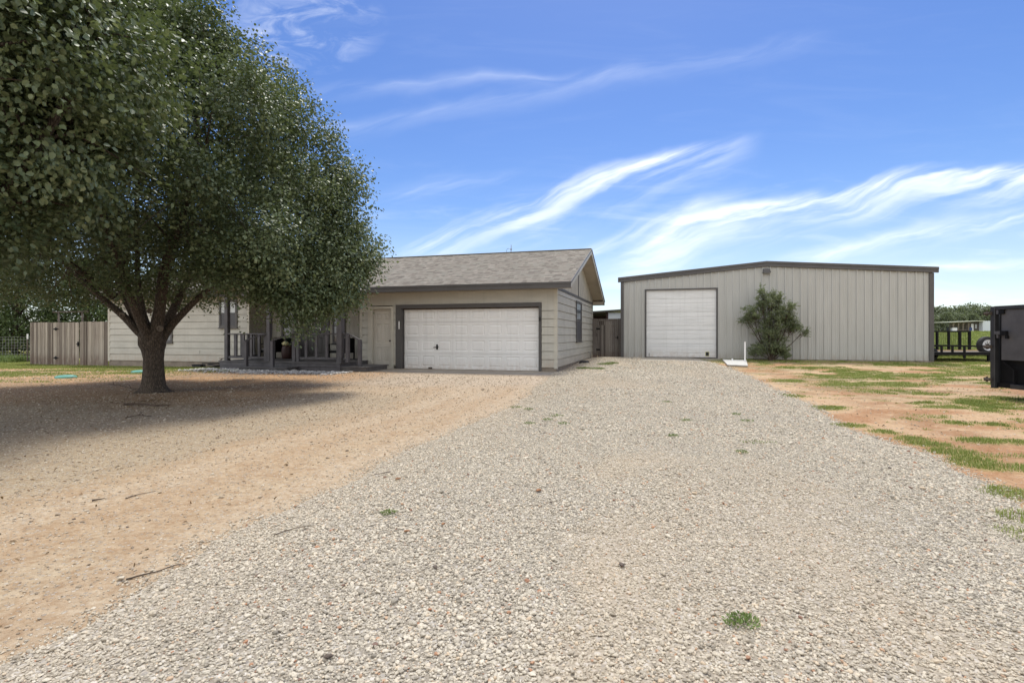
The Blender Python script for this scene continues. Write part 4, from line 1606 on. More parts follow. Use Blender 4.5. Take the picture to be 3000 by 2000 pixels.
def wheel(parent, c, r, wd, axis='y', name='wheel', rim=True):
    tyre = MB().lathe([(r * .62, -wd / 2), (r * .90, -wd / 2), (r * .975, -wd * .38), (r, -wd * .2), (r, wd * .2), (r * .975, wd * .38), (r * .90, wd / 2), (r * .62, wd / 2), (r * .60, 0), (r * .62, -wd / 2)], c, 36, axis, cap=False)
    t_ = tyre.build(name, MAT['rubber'], parent, smooth=True)
    for dy in ((-wd / 2,) if rim else ()):
        cc = list(c)
        rm = MB()
        k = 'xyz'.index(axis)
        cc[k] += dy
        rm.lathe([(r * .63, .045), (r * .63, -.012), (r * .60, -.012), (r * .57, .01), (r * .50, .03), (r * .44, .018), (r * .25, .012), (r * .22, .02), (r * .0001, .02)], tuple(cc), 32, axis, cap=False)
        ro = rm.build('rim', MAT['steel'], t_, smooth=True)
        hb = MB()
        for q_ in range(8):
            a = q_ * math.pi / 4 + .2
            p = [cc[0], cc[1], cc[2]]
            o2 = [i for i in range(3) if i != k]
            p[o2[0]] += math.cos(a) * r * .36
            p[o2[1]] += math.sin(a) * r * .36
            p[k] += .012
            hb.lathe([(.022, 0), (.022, -.008), (.0001, -.008)], tuple(p), 10, axis)
        hb.lathe([(r * .17, .02), (r * .17, -.015), (.0001, -.015)], tuple(cc), 16, axis)
        hb.build('hub', MAT['blackmatte'], t_)
    return t_


wheel(dt, (.84, .16, .33), .35, .22, 'y')
wheel(dt, (1.72, .18, .35), .35, .22, 'y')

# ================================================================ UTILITY TRAILER BEHIND THE SHOP CORNER
ut = empty('utility_trailer', (0, 0, .12), 0, 'black open utility trailer with mesh gate and spare wheel behind the shop corner', 'trailer')
g_ = MB()
g_.hexa([(17.55, 21.95, .355), (20.9, 21.95, .355), (20.9, 24.1, .355), (18.2, 24.1, .355)], [(17.55, 21.95, .385), (20.9, 21.95, .385), (20.9, 24.1, .385), (18.2, 24.1, .385)])
g_.build('deck', MAT['woodold'], ut)
MB().box(18.9, 20.8, 23.3, 23.6, .387, .43).build('plank', MAT['wood'], ut)
g_ = MB()
g_.box(17.45, 21.1, 21.86, 21.94, .25, .39)
g_.box(18.15, 21.1, 24.11, 24.18, .25, .39)
g_.box(20.92, 21.0, 21.95, 24.1, .25, .39)
g_.bar((17.58, 21.95, .30), (18.2, 24.1, .30), .08, .10)
g_.bar((20.95, 21.95, .30), (22.6, 23.0, .28), .08, .08)
g_.bar((20.95, 24.1, .30), (22.6, 23.0, .28), .08, .08)
g_.build('frame', BK, ut, bevel=.004)
g_ = MB()
g_.bar((17.45, 21.9, .66), (20.8, 21.9, .60), .05, .065)
for x_, zb_ in ((17.9, .39), (18.35, .39), (18.85, .12), (20.05, .25), (20.75, .30)):
    g_.box(x_ - .04, x_ + .04, 21.875, 21.925, zb_, .635 - (x_ - 17.4) * .0177)
g_.build('side_rail', BK, ut, bevel=.003)
g_ = MB()
g_.box(18.1, 20.94, 23.98, 24.05, 1.22, 1.29)
for x_ in (19.42, 19.95, 20.45, 20.90):
    g_.box(x_ - .045, x_ + .045, 23.975, 24.052, .39, 1.26)
g_.box(18.1, 20.92, 24.0, 24.05, .39, .42)
mg = g_.build('mesh_gate', BK, ut, bevel=.003)
g_ = MB()
z_ = .42
while z_ < 1.24:
    g_.bar((18.1, 24.02, z_), (20.9, 24.02, z_), .005, .008)
    z_ += .045
x_ = 18.1
while x_ < 20.9:
    g_.bar((x_, 24.022, .42), (x_ + .02, 24.022, 1.24), .004, .006, up=(0, 1, 0))
    x_ += .09
g_.build('wire_mesh', MAT['black'], mg)
wheel(ut, (20.20, 22.4, .66), .37, .2, 'y', 'spare_wheel')
MB().box(20.2, 20.4, 22.5, 22.6, .36, .75).bar((20.3, 22.55, .66), (20.3, 22.5, .66), .06, .06).build('wheel_bracket', BK, ut)
wheel(ut, (17.82, 22.4, .28), .30, .2, 'y', rim=False)
MB().box(17.52, 18.15, 22.28, 22.52, .59, .62).build('fender', BK, ut)
MB().tube([(22.4, 22.9, .0), (22.4, 22.9, .5)], .03, 8).tube([(22.3, 22.9, .08), (22.5, 22.9, .08)], .08, 10).build('jack', BK, ut)
MB().box(19.85, 19.95, 21.9, 21.98, .0, .25).box(19.8, 20.0, 21.86, 22.02, -.02, .02).build('stand', BK, ut)

# ================================================================ FAR SHED AND FAR BUILDING
fs_ = empty('far_shed', (0, 0, gz1(100, 115)), 0, 'small brown field shed with open porch roof and white metal end wall', 'shed')
g_ = MB()
g_.box(99.8, 102.6, 115.5, 120, 0, 2.35)
g_.build('wall', MAT['brown'], fs_)
g_ = MB()
g_.box(102.62, 110, 114.6, 120, 0, 2.62)
g_.build('end_wall', MAT['metalwhite'], fs_)
g_ = MB()
g_.hexa([(95.4, 114.2, 2.28), (102.7, 114.2, 2.58), (102.7, 120.3, 2.58), (95.4, 120.3, 2.28)], [(95.4, 114.2, 2.38), (102.7, 114.2, 2.70), (102.7, 120.3, 2.70), (95.4, 120.3, 2.38)])
g_.build('roof', MAT['yroof'], fs_)
for x_ in (96.3, 97.4, 98.4, 99.6):
    MB().box(x_ - .07, x_ + .07, 114.6, 114.8, 0, 2.3).bar((x_, 114.7, 1.7), (x_ + .5, 114.7, 2.3), .08, .1).build('post', MAT['postwood'], fs_)
MB().box(96.3, 99.7, 114.65, 114.75, .62, .72).box(96.3, 102.5, 114.4, 115.4, -.1, .25).build('porch_rail', MAT['postwood'], fs_)
MB().box(100.85, 101.35, 115.42, 115.5, .3, 2.0).build('door', MAT['white'], fs_)
MB().box(101.7, 102.1, 115.42, 115.5, 1.0, 1.9).build('window', MAT['curtain'], fs_)
o_ = MB().lathe([(.34, 0), (.36, .3), (.34, .34), (.36, .6), (.34, .9), (.30, .95)], (0, 0, 0), 16).build('barrel', MAT['blue'], smooth=True)
o_.location = (100.1, 114.9, gz1(100, 115) + .25)
tag(o_, 'blue plastic barrel on the porch of the far shed', 'barrel')
ct = empty('garden_cart', (94.6, 113, gz1(94.6, 113)), 0, 'tiny white and black cart parked left of the far shed', 'cart')
MB().box(-.1, .9, -.3, .3, .45, 1.15).build('box', MAT['white'], ct, bevel=.05)
MB().box(-1.1, 1.1, -.4, .4, .30, .42).box(-1.0, .9, -.35, .35, 1.2, 1.28).box(-.95, -.9, -.3, .3, .4, 1.2).build('frame', MAT['blackmatte'], ct)
for x_ in (-.8, .8):
    MB().lathe([(.26, -.08), (.26, .08)], (x_, -.42, .26), 16, 'y').build('wheel', MAT['rubber'], ct)
fb = empty('far_barn', (0, 0, gz1(130, 170)), 0, 'long white building roof seen far off above the trees behind the trailer', 'barn')
MB().box(120, 141, 170, 180, -1, 3.6).build('wall', MAT['metalwhite'], fb)
MB().hexa([(119.5, 169.5, 3.6), (141.5, 169.5, 3.6), (141.5, 180.5, 3.6), (119.5, 180.5, 3.6)], [(119.5, 174.9, 4.9), (141.5, 174.9, 4.9), (141.5, 175.1, 4.9), (119.5, 175.1, 4.9)]).build('roof', MAT['white'], fb)


# ================================================================ FOLIAGE
def norm(a):
    return a / np.maximum(np.linalg.norm(a, axis=1, keepdims=True), 1e-6)


def leaf_mesh(name, P, OUT, size, rng, mat, parent=None, droop=.45, up=.7, aspect=.75, fold=.12, lvbase=None, spread=.9):
    n = len(P)
    rd = rng.normal(size=(n, 3))
    d = norm(OUT * .6 + rd * spread * .6 + np.array([0, 0, -droop]))
    n0 = norm(np.array([0, 0, up]) + OUT * .7 + rng.normal(size=(n, 3)) * .45)
    sd_ = norm(np.cross(d, n0))
    nn = np.cross(sd_, d)
    L_ = (size * rng.uniform(.7, 1.25, n))[:, None]
    Wd = L_ * aspect * .5
    v0 = P
    v3 = P + d * L_ - nn * L_ * .06
    l1 = P + d * L_ * .28 - sd_ * Wd * .92 + nn * Wd * fold * 2
    l2 = P + d * L_ * .68 - sd_ * Wd * .80 + nn * Wd * fold * 2
    r1 = P + d * L_ * .28 + sd_ * Wd * .92 + nn * Wd * fold * 2
    r2 = P + d * L_ * .68 + sd_ * Wd * .80 + nn * Wd * fold * 2
    V = np.stack([v0, l1, l2, v3, r2, r1], 1).reshape(-1, 3)
    b = np.arange(n)[:, None] * 6
    loops = np.concatenate([b + np.array([[0, 3, 2, 1]]), b + np.array([[0, 5, 4, 3]])], 1).ravel()
    lv = rng.beta(2, 3.2, n) if lvbase is None else np.clip(lvbase + rng.normal(0, .16, n), 0, 1)
    return np_mesh(name, V, loops, np.full(n * 2, 4), mat, attrs={'lv': np.repeat(lv, 6)}, parent=parent)


def loft_trunk(mb, rings, n=28, seed=0):
    """rings: (x,y,z,r,flare)"""
    base = len(mb.v)
    rg = random.Random(seed)
    ph = [rg.uniform(0, 6.28) for _ in range(6)]
    for i, (x_, y_, z_, r_, fl) in enumerate(rings):
        for k in range(n):
            a = 2 * math.pi * k / n
            q_ = 1 + fl * (.5 * math.sin(3 * a + ph[0]) + .35 * math.sin(5 * a + ph[1])) + .035 * math.sin(9 * a + ph[2] + z_ * 1.2) + .03 * math.sin(4 * a + ph[3] + z_ * 3)
            mb.v.append((x_ + r_ * q_ * math.cos(a), y_ + r_ * q_ * math.sin(a), z_))
    for i in range(len(rings) - 1):
        for k in range(n):
            a, b = base + i * n + k, base + i * n + (k + 1) % n
            mb.f.append((a, b, b + n, a + n))
    mb.f.append(tuple(base + (len(rings) - 1) * n + k for k in range(n)))


def smooth_path(pts, m_=5):
    P = [Vector(p) for p in pts]
    out = []
    for i in range(len(P) - 1):
        p0, p1, p2, p3 = P[max(i - 1, 0)], P[i], P[i + 1], P[min(i + 2, len(P) - 1)]
        for j in range(m_):
            t_ = j / m_
            out.append(.5 * ((2 * p1) + (-p0 + p2) * t_ + (2 * p0 - 5 * p1 + 4 * p2 - p3) * t_ ** 2 + (-p0 + 3 * p1 - 3 * p2 + p3) * t_ ** 3))
    out.append(P[-1])
    return out


def broad_tree(name, label, base, prof_z, prof_r, n_clump, per, leaf, limbs, trunk_rings, seed, zmin_f, rad_f, group=None, clump_r=.33, inner=.30, lobes=95, extra=()):
    rng = np.random.default_rng(seed)
    root = empty(name, base, 0, label, 'tree', group)
    bx_, by_, bz_ = base
    cent, outv, bc = [], [], []
    tries = 0
    zlo, zhi = prof_z[0], prof_z[-1]
    # lobes of the crown: each bough carries a rounded mass of leaf clumps that touches the envelope
    nb = lobes
    lob = []
    while len(lob) < nb:
        az, z_ = rng.uniform(0, 2 * math.pi), rng.uniform(zlo, zhi)
        r0 = float(np.interp(z_, prof_z, prof_r))
        if rng.random() > (r0 + .4) / (max(prof_r) + .4): continue
        rb = rng.uniform(.55, 1.05) * min(1.0, .35 + r0 / 3.0)
        R_ = r0 * rng.uniform(.90, 1.07) * rad_f(az, z_)
        ctr = np.array([max(R_ - rb, .05) * math.cos(az), max(R_ - rb, .05) * math.sin(az), min(z_, zhi - rb * .6)])
        dz = -(np.interp(z_ + .3, prof_z, prof_r) - np.interp(z_ - .3, prof_z, prof_r)) / .6
        v = np.array([math.cos(az), math.sin(az), np.clip(dz, -.5, 2.0)])
        lob.append((ctr, rb, v / np.linalg.norm(v)))
    for ex, ey, ez, er in extra:
        v = np.array([ex, ey, 0.0]) / math.hypot(ex, ey)
        lob += [(np.array([ex, ey, ez]), er, v)] * 2
    nb = len(lob)
    while len(cent) < n_clump and tries < n_clump * 40:
        tries += 1
        if rng.random() < 1 - inner:
            ctr, rb, v = lob[rng.integers(nb)]
            u = rng.normal(size=3)
            u /= np.linalg.norm(u)
            if u @ v < -.15 and rng.random() < .8: continue
            q_ = ctr + u * rb * (1 - abs(rng.normal(0, .12)))
            x_, y_, z_ = q_
            fo = u
            bcc = ctr
        else:
            az, z_ = rng.uniform(0, 2 * math.pi), rng.uniform(zlo, zhi)
            R_ = float(np.interp(z_, prof_z, prof_r)) * rng.uniform(.15, .86)
            x_, y_ = R_ * math.cos(az), R_ * math.sin(az)
            fo = np.array([math.cos(az), math.sin(az), .3])
            bcc = np.array([x_, y_, z_ - .3])
        if z_ > zhi + .2: continue
        if z_ < zmin_f(x_, y_, math.hypot(x_, y_)) + rng.uniform(0, .25): continue
        cent.append((x_, y_, z_))
        bc.append(tuple(bcc))
        outv.append(fo / np.linalg.norm(fo))
    C_ = np.array(cent)
    O_ = np.array(outv)
    # leaves
    k = rng.poisson(per, len(C_))
    idx = np.repeat(np.arange(len(C_)), k)
    rad = clump_r * rng.uniform(.6, 1.4, len(C_))
    off = np.clip(rng.normal(size=(len(idx), 3)), -1.75, 1.75) * rad[idx][:, None] * np.array([.62, .62, .55])
    off -= O_[idx] * np.abs(rng.normal(0, .12, len(idx)))[:, None]
    P = C_[idx] + off
    lvb = (.30 + .22 * rng.normal(size=len(C_)))[idx]
    # leafy shoots standing out of the crown surface
    ns = 380
    si = rng.integers(0, len(C_), ns)
    sdir = norm(O_[si] + np.array([0, 0, .55]) + rng.normal(0, .3, (ns, 3)))
    sl_ = rng.uniform(.22, .55, ns)
    kk = np.repeat(np.arange(ns), 16)
    tt = rng.uniform(.1, 1.0, len(kk))
    PS = C_[si][kk] + sdir[kk] * (sl_[kk] * tt)[:, None] + rng.normal(0, .022, (len(kk), 3))
    P = np.concatenate([P, PS])
    idx = np.concatenate([idx, si[kk]])
    lvb = np.concatenate([lvb, .45 + .3 * tt])
    BC = np.array(bc)[idx]
    OL = norm(O_[idx] * .45 + norm(P - BC) * 1.0 + np.array([0, 0, .25]))
    leaf_mesh('crown', P, OL, leaf, rng, MAT['pearleaf'], root, lvbase=lvb)
    # wood
    mb = MB()
    loft_trunk(mb, trunk_rings, 30, seed)
    tip = []
    for pts, r0_, r1_ in limbs:
        sp = smooth_path(pts, 6)
        n = len(sp)
        mb.tube(sp, [r0_ + (r1_ - r0_) * (i / (n - 1)) ** .8 for i in range(n)], 12)
        for i in range(int(n * .35), n): tip.append((sp[i], r0_ + (r1_ - r0_) * (i / (n - 1)) ** .8))
    TP = np.array([tuple(t_[0]) for t_ in tip])
    sel = rng.permutation(len(C_))[:320]
    for i in sel:
        c = C_[i]
        dd_ = np.linalg.norm(TP - c + np.array([0, 0, .5]), axis=1)
        j = int(np.argmin(dd_))
        p0 = Vector(TP[j])
        p3 = Vector(c)
        if (p3 - p0).length < .3: continue
        mid = p0.lerp(p3, .5) + Vector((rng.normal(0, .1), rng.normal(0, .1), .15 + rng.normal(0, .08)))
        ra = min(tip[j][1] * .55, .035)
        mb.tube(smooth_path([p0, mid, p3], 3), [ra, ra * .85, ra * .7, ra * .55, ra * .42, ra * .3, .005], 5, cap=False)
    mb.build('trunk', MAT['bark'], root, smooth=True)
    return root


# --- main pear tree, trunk at (-7.56, 11.1)
B0 = (-7.56, 11.1, 0)
pz = [1.3, 1.8, 2.2, 2.7, 3.2, 3.8, 4.5, 5.0, 5.6, 6.1, 6.6, 7.0, 7.4, 7.8, 8.1]
prr = [3.5, 4.0, 4.35, 4.6, 4.6, 4.3, 4.2, 4.15, 3.92, 3.55, 3.0, 2.4, 1.75, 1.0, .3]


def main_zmin(x_, y_, R_):
    az = math.degrees(math.atan2(y_, x_))
    r_ = math.hypot(x_, y_)
    edge = {-180: 1.75, -150: 2.0, -120: 2.35, -90: 2.45, -60: 2.4, -35: 2.25, -15: 2.1, 5: 1.9, 20: 2.0, 50: 1.9, 90: 1.9, 140: 1.8, 180: 1.75}
    ks = sorted(edge)
    e = float(np.interp(az, ks, [edge[k] for k in ks]))
    e -= .95 * math.exp(-((x_ - 3.15) ** 2 + (y_ + .6) ** 2) / 1.3)
    e += .18 * math.sin(az * .11) * math.sin(az * .37)
    k_ = min(1, max(0, (r_ - 1.6) / 2.0))
    return 2.02 * (1 - k_) + e * k_ + (.5 if r_ < .7 else 0)


def main_rad(az, z_):
    d = math.degrees(az)
    if d > 180: d -= 360
    return 1.0


J = lambda L_: [(p[0] - B0[0], p[1] - B0[1], p[2]) for p in L_]
limbs = [
    (J([(-7.60, 11.1, 1.05), (-7.85, 11.05, 1.28), (-8.15, 11.0, 1.62), (-8.65, 10.9, 2.10), (-9.4, 10.8, 2.9), (-10.3, 10.7, 3.9), (-10.9, 10.7, 5.0)]), .105, .025),
    (J([(-7.62, 11.1, 1.10), (-7.88, 11.1, 1.36), (-8.08, 11.2, 1.68), (-8.42, 11.3, 2.25), (-8.7, 11.5, 3.0), (-9.3, 11.8, 4.6), (-9.7, 12, 6.2)]), .125, .03),
    (J([(-7.62, 11.15, 1.15), (-7.80, 11.2, 1.45), (-7.95, 11.3, 1.75), (-8.10, 11.4, 2.25), (-8.2, 11.5, 3.0), (-8.25, 11.6, 4.6), (-8.0, 11.8, 6.6)]), .095, .025),
    (J([(-7.52, 11.05, 1.05), (-7.42, 11.0, 1.45), (-7.36, 11.0, 1.85), (-7.25, 10.9, 2.4), (-7.0, 10.8, 3.1), (-6.5, 10.7, 4.6), (-6.3, 10.6, 6.0)]), .155, .035),
    (J([(-7.46, 11.15, 1.05), (-7.28, 11.2, 1.38), (-7.03, 11.3, 1.72), (-6.68, 11.4, 2.12), (-6.0, 11.6, 2.8), (-5.2, 11.7, 3.7), (-4.4, 11.8, 4.4)]), .10, .022),
    (J([(-7.56, 11.0, 1.1), (-7.62, 10.7, 1.6), (-7.65, 10.3, 2.4), (-7.6, 9.6, 3.6), (-7.5, 8.8, 4.8)]), .11, .025),
    (J([(-7.56, 11.2, 1.1), (-7.5, 11.6, 1.7), (-7.45, 12.1, 2.5), (-7.3, 12.9, 3.7), (-7.1, 13.8, 4.9)]), .12, .025),
    (J([(-7.3, 10.95, 1.95), (-6.9, 10.6, 2.7), (-6.2, 10.0, 3.6), (-5.4, 9.3, 4.6)]), .09, .02),
    (J([(-8.3, 11.0, 2.0), (-9.0, 10.2, 2.9), (-9.8, 9.4, 3.9)]), .08, .02),
]
rings = [(.02, 0, -.12, .50, .42), (.02, 0, 0.0, .32, .34), (.01, 0, .06, .245, .26), (0, 0, .16, .208, .16), (0, 0, .45, .188, .10), (0, 0, .7, .180, .09), (-.01, 0, .88, .198, .14), (-.02, 0, 1.0, .232, .18), (-.03, 0, 1.1, .225, .18), (-.03, 0, 1.24, .22, .15), (-.03, 0, 1.36, .10, .1)]
tree1 = broad_tree('pear_tree', 'big dense pear tree with whole grooved trunk standing before the house', B0, pz, prr, 4300, 80, .060, limbs, rings, 7, main_zmin, main_rad, 'pear trees', clump_r=.27, lobes=105, extra=((3.55, -.2, 2.75, .95), (3.35, -.7, 2.15, .75), (2.9, -1.0, 1.85, .65), (3.9, .4, 3.0, .8), (2.3, -1.2, 2.5, .8), (3.75, .1, 2.2, .6)))
# pruned knots on the limbs and burls on the trunk
for k, (x_, y_, z_, r_) in enumerate(((-8.10, 10.93, 1.62, .040), (-7.47, 10.83, 1.70, .040), (-7.30, 10.90, 1.34, .046), (-8.46, 10.9, 2.14, .036))):
    g_ = MB()
    rot = Matrix.Rotation(.3, 3, 'Z')
    g_.torus((0, 0, 0), r_, r_ * .42, 'y', 18, 8, rot)
    g_.lathe([(r_ * .7, .02), (r_ * .7, -.004), (.0001, .0)], (0, 0, 0), 14, 'y')
    o_ = g_.build('knot', MAT['knot'], tree1, smooth=True, loc=(x_ - B0[0], y_ - B0[1], z_))

# --- nearer pear tree, trunk outside the frame on the left
B1 = (-7.0, 5.9, 0)
pz1 = [1.9, 2.15, 2.5, 2.95, 3.6, 4.2, 4.8, 5.7, 6.6, 7.4, 8.0]
pr1 = [.9, 1.2, 1.5, 2.15, 2.65, 2.8, 2.75, 2.4, 1.9, 1.2, .4]


def near_zmin(x_, y_, R_):
    r_ = math.hypot(x_, y_)
    az = math.degrees(math.atan2(y_, x_))
    e = float(np.interp(az, [-180, -90, -45, -20, 10, 40, 90, 180], [2.1, 2.1, 2.15, 2.5, 2.75, 2.4, 2.0, 2.1]))
    return 1.9 + max(0, 1.2 - r_) * .5


K1 = [(0, 0, 1.0)]
limbs1 = []
for k in range(8):
    a = k * .785 + .3
    limbs1.append(([(0, 0, 1.1), (.35 * math.cos(a), .35 * math.sin(a), 1.7), (1.0 * math.cos(a), 1.0 * math.sin(a), 2.8), (1.7 * math.cos(a), 1.7 * math.sin(a), 4.2), (2.0 * math.cos(a), 2.0 * math.sin(a), 5.8)], .12, .025))
rings1 = [(0, 0, -.12, .5, .3), (0, 0, 0, .37, .2), (0, 0, .2, .28, .08), (0, 0, .7, .25, .05), (0, 0, 1.1, .28, .1), (0, 0, 1.3, .15, .1)]
broad_tree('pear_tree', 'nearer pear tree with large leaves, trunk outside the left edge', B1, pz1, pr1, 2000, 80, .068, limbs1, rings1, 17, near_zmin, main_rad, 'pear trees', clump_r=.30, lobes=70)


def clump_tree(name, label, cat, base, h, r, nc, per, leaf, mat, seed, shape='oak', group=None, bark='barkdark', zlow=.15):
    rng = np.random.default_rng(seed)
    root = empty(name, base, 0, label, cat, group)
    C_ = []
    while len(C_) < nc:
        u = rng.uniform(-1, 1, 3)
        if np.linalg.norm(u) > 1: continue
        if shape == 'oak':
            p = np.array([u[0] * r, u[1] * r, h * (.58 + .42 * u[2])])
            lump = fbm(np.array([p[0] * .5 + seed]), np.array([p[2] * .6 + p[1] * .4]), seed, 2)[0]
            if lump < .47: continue
        else:
            zt = rng.uniform(zlow, 1) ** 1.15
            rr_ = r * (1.02 - zt) ** .55 * (.75 + .5 * float(fbm(np.array([math.atan2(u[1], u[0]) * 1.5 + seed]), np.array([zt * 5]), seed, 2)[0]))
            q_ = math.hypot(u[0], u[1]) ** .35 / max(math.hypot(u[0], u[1]), 1e-3)
            p = np.array([u[0] * q_ * rr_, u[1] * q_ * rr_, zt * h])
        C_.append(p)
    C_ = np.array(C_)
    O_ = norm(C_ - np.array([0, 0, h * .45]))
    idx = np.repeat(np.arange(nc), rng.poisson(per, nc))
    cr = r * (.13 if shape == 'oak' else .10)
    P = C_[idx] + rng.normal(size=(len(idx), 3)) * cr * np.array([1, 1, .6])
    lvb = (.35 + .2 * rng.normal(size=nc))[idx]
    leaf_mesh('crown', P, O_[idx], leaf, rng, mat, root, droop=.1, aspect=.5 if shape != 'oak' else .8, lvbase=lvb)
    mb = MB()
    mb.tube([(0, 0, -.3), (0, 0, h * .15), (.05 * r, 0, h * .45), (0, .05 * r, h * .85)], [h * .03, h * .024, h * .016, h * .005], 8)
    for i in rng.permutation(nc)[:26]:
        p = Vector(C_[i])
        z_ = max(h * .1, p.z * .55)
        mb.tube([(0, 0, z_), tuple(Vector((0, 0, z_)).lerp(p, .5) + Vector((0, 0, .04 * h))), tuple(p)], [h * .010, h * .006, h * .002], 5, cap=False)
    mb.build('trunk', MAT[bark], root, smooth=True)
    return root


# background trees at the left, behind the fence
left_trees = [(-35.5, 34, 7.0, 3.4, 'broad feathery cedar at the far left edge, highest of its row'), (-31.2, 33, 6.2, 3.0, 'dark cedar behind the wire fence, low branches to the ground'),
              (-27.6, 34, 6.0, 2.8, 'cedar directly behind the board fence gate'), (-24.6, 37, 5.6, 2.6, 'cedar between the board fence and the house corner'),
              (-20.5, 40, 6.4, 2.8, 'cedar rising behind the left end of the house roof'), (-39.5, 38, 7.4, 3.4, 'tall cedar behind the leftmost one'),
              (-29.5, 39, 7.2, 3.2, 'taller cedar in the second row behind the clothesline')]
for i, (x_, y_, h_, r_, lab) in enumerate(left_trees):
    clump_tree('cedar_tree', lab, 'tree', (x_, y_, gz1(x_, y_)), h_, r_, 620, 26, .17, MAT['cedarleaf'], 100 + i, 'cedar', 'cedar trees behind the left fences', zlow=.06)
# background oaks on the far right
far_trees = [(106, 138, 5.4, 4.6, 'oak', 'low oak at the left end of the far tree row'), (113, 140, 6.4, 4.8, 'oak', 'airy oak crown just right of the shop corner'),
             (119.5, 141, 6.9, 4.4, 'oak', 'oak behind the far shed porch'), (125.5, 143, 7.2, 4.8, 'oak', 'tallest far oak, above the far shed'),
             (131.5, 143, 5.9, 4.2, 'oak', 'far oak above the white shed wall'), (138, 142, 5.6, 4.6, 'oak', 'far oak just left of the dump trailer top'),
             (145, 142, 6.8, 4.8, 'oak', 'far oak hidden partly by the dump trailer')]
for i, (x_, y_, h_, r_, sh, lab) in enumerate(far_trees):
    clump_tree('oak_tree', lab, 'tree', (x_, y_, gz1(x_, y_)), h_, r_, 150, 24, .42, MAT['oakleaf'], 200 + i, sh, 'far oaks beyond the field')
for i, (x_, y_, h_, r_, lab) in enumerate([(103.5, 131, 4.2, 2.4, 'far small cedar beside the shop corner'), (107.5, 130, 4.6, 2.5, 'far cedar left of the tiny cart'), (111.5, 131, 4.2, 2.6, 'far cedar directly behind the tiny cart'),
                                      (115.5, 132, 4.4, 2.6, 'far cedar seen through the shed porch, left one'), (119.5, 132, 4.0, 2.6, 'far cedar seen through the shed porch, right one'), (98.5, 131, 4.4, 2.4, 'far cedar mostly hidden behind the shop corner'),
                                      (124, 133, 4.2, 2.6, 'far cedar behind the brown shed wall'), (130, 134, 4.4, 2.8, 'far cedar behind the white shed wall')]):
    clump_tree('cedar_tree', lab, 'tree', (x_, y_, gz1(x_, y_)), h_, r_, 150, 24, .36, MAT['oakleaf'], 230 + i, 'cedar', 'far cedars beyond the field', zlow=.03)

# shrub in front of the shop
def shrub():
    rng = np.random.default_rng(61)
    bx_, by_ = 11.05, 22.45
    root = empty('shrub', (bx_, by_, gz1(bx_, by_)), -TH, 'tall loose green shrub growing against the grey metal shop wall', 'shrub')
    # (x, z, radius x, radius z, clumps) with x measured along the wall from the foot of the shrub
    blobs = [(-.05, 1.65, .72, .75, 115), (-.36, 2.55, .20, .60, 34), (-.34, 3.0, .09, .30, 8), (.02, 2.50, .24, .50, 34), (.30, 2.42, .24, .45, 30), (-.74, 1.95, .36, .45, 40), (.62, 2.05, .28, .45, 34),
             (-.95, 1.75, .22, .2, 12), (.88, 1.38, .36, .18, 26), (1.25, 1.22, .22, .14, 9), (.70, 1.6, .3, .2, 20), (.05, .75, .50, .55, 80), (-.50, .40, .36, .28, 34), (.38, .32, .34, .26, 30), (.78, 2.35, .16, .22, 8)]
    P, O_, LV = [], [], []
    mb = MB()
    foot = np.array([0.0, 0.0, 0.0])
    for bi, (cx, cz, rx_, rz_, nc) in enumerate(blobs):
        hub = np.array([cx * .6, 0, cz * .55])
        mb.tube([tuple(foot + rng.normal(0, .05, 3) * np.array([1, 1, 0])), tuple(hub + rng.normal(0, .04, 3)), (cx, 0, cz)], [.03, .018, .006], 5, cap=False)
        for _ in range(nc):
            u = rng.normal(size=3)
            u /= np.linalg.norm(u)
            fr = rng.random() ** .38 * rng.uniform(.85, 1.12)
            c = np.array([cx + u[0] * rx_ * fr, u[1] * (.30 + rx_ * .45) * fr, cz + u[2] * rz_ * fr])
            if c[2] < .06: continue
            if c[1] > .42: c[1] = .42
            outd = c - np.array([0, 0, .7])
            outd[2] = abs(outd[2]) * .7 + .35
            outd /= np.linalg.norm(outd)
            mb.tube([tuple(hub * .4 + c * .6 + rng.normal(0, .02, 3)), tuple(c)], [.006, .003], 3, cap=False)
            for k in range(5):
                sdv = outd * .9 + rng.normal(0, .55, 3)
                sdv /= np.linalg.norm(sdv)
                sl_ = rng.uniform(.09, .26)
                st_ = c + rng.normal(0, .04, 3)
                n = int(9 + 60 * sl_)
                tt = rng.uniform(.0, 1.05, n)[:, None]
                curve = np.array([0, 0, -.25]) * sl_ * tt ** 2
                P.append(st_ + sdv * sl_ * tt + curve + rng.normal(0, .013, (n, 3)))
                O_.append(np.tile(sdv, (n, 1)))
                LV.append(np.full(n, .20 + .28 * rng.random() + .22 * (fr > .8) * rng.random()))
    leaf_mesh('foliage', np.concatenate(P), np.concatenate(O_), .046, rng, MAT['bushleaf'], root, droop=0.0, aspect=.42, lvbase=np.concatenate(LV), spread=1.0)
    mb.build('stems', MAT['barkdark'], root, smooth=True)


shrub()


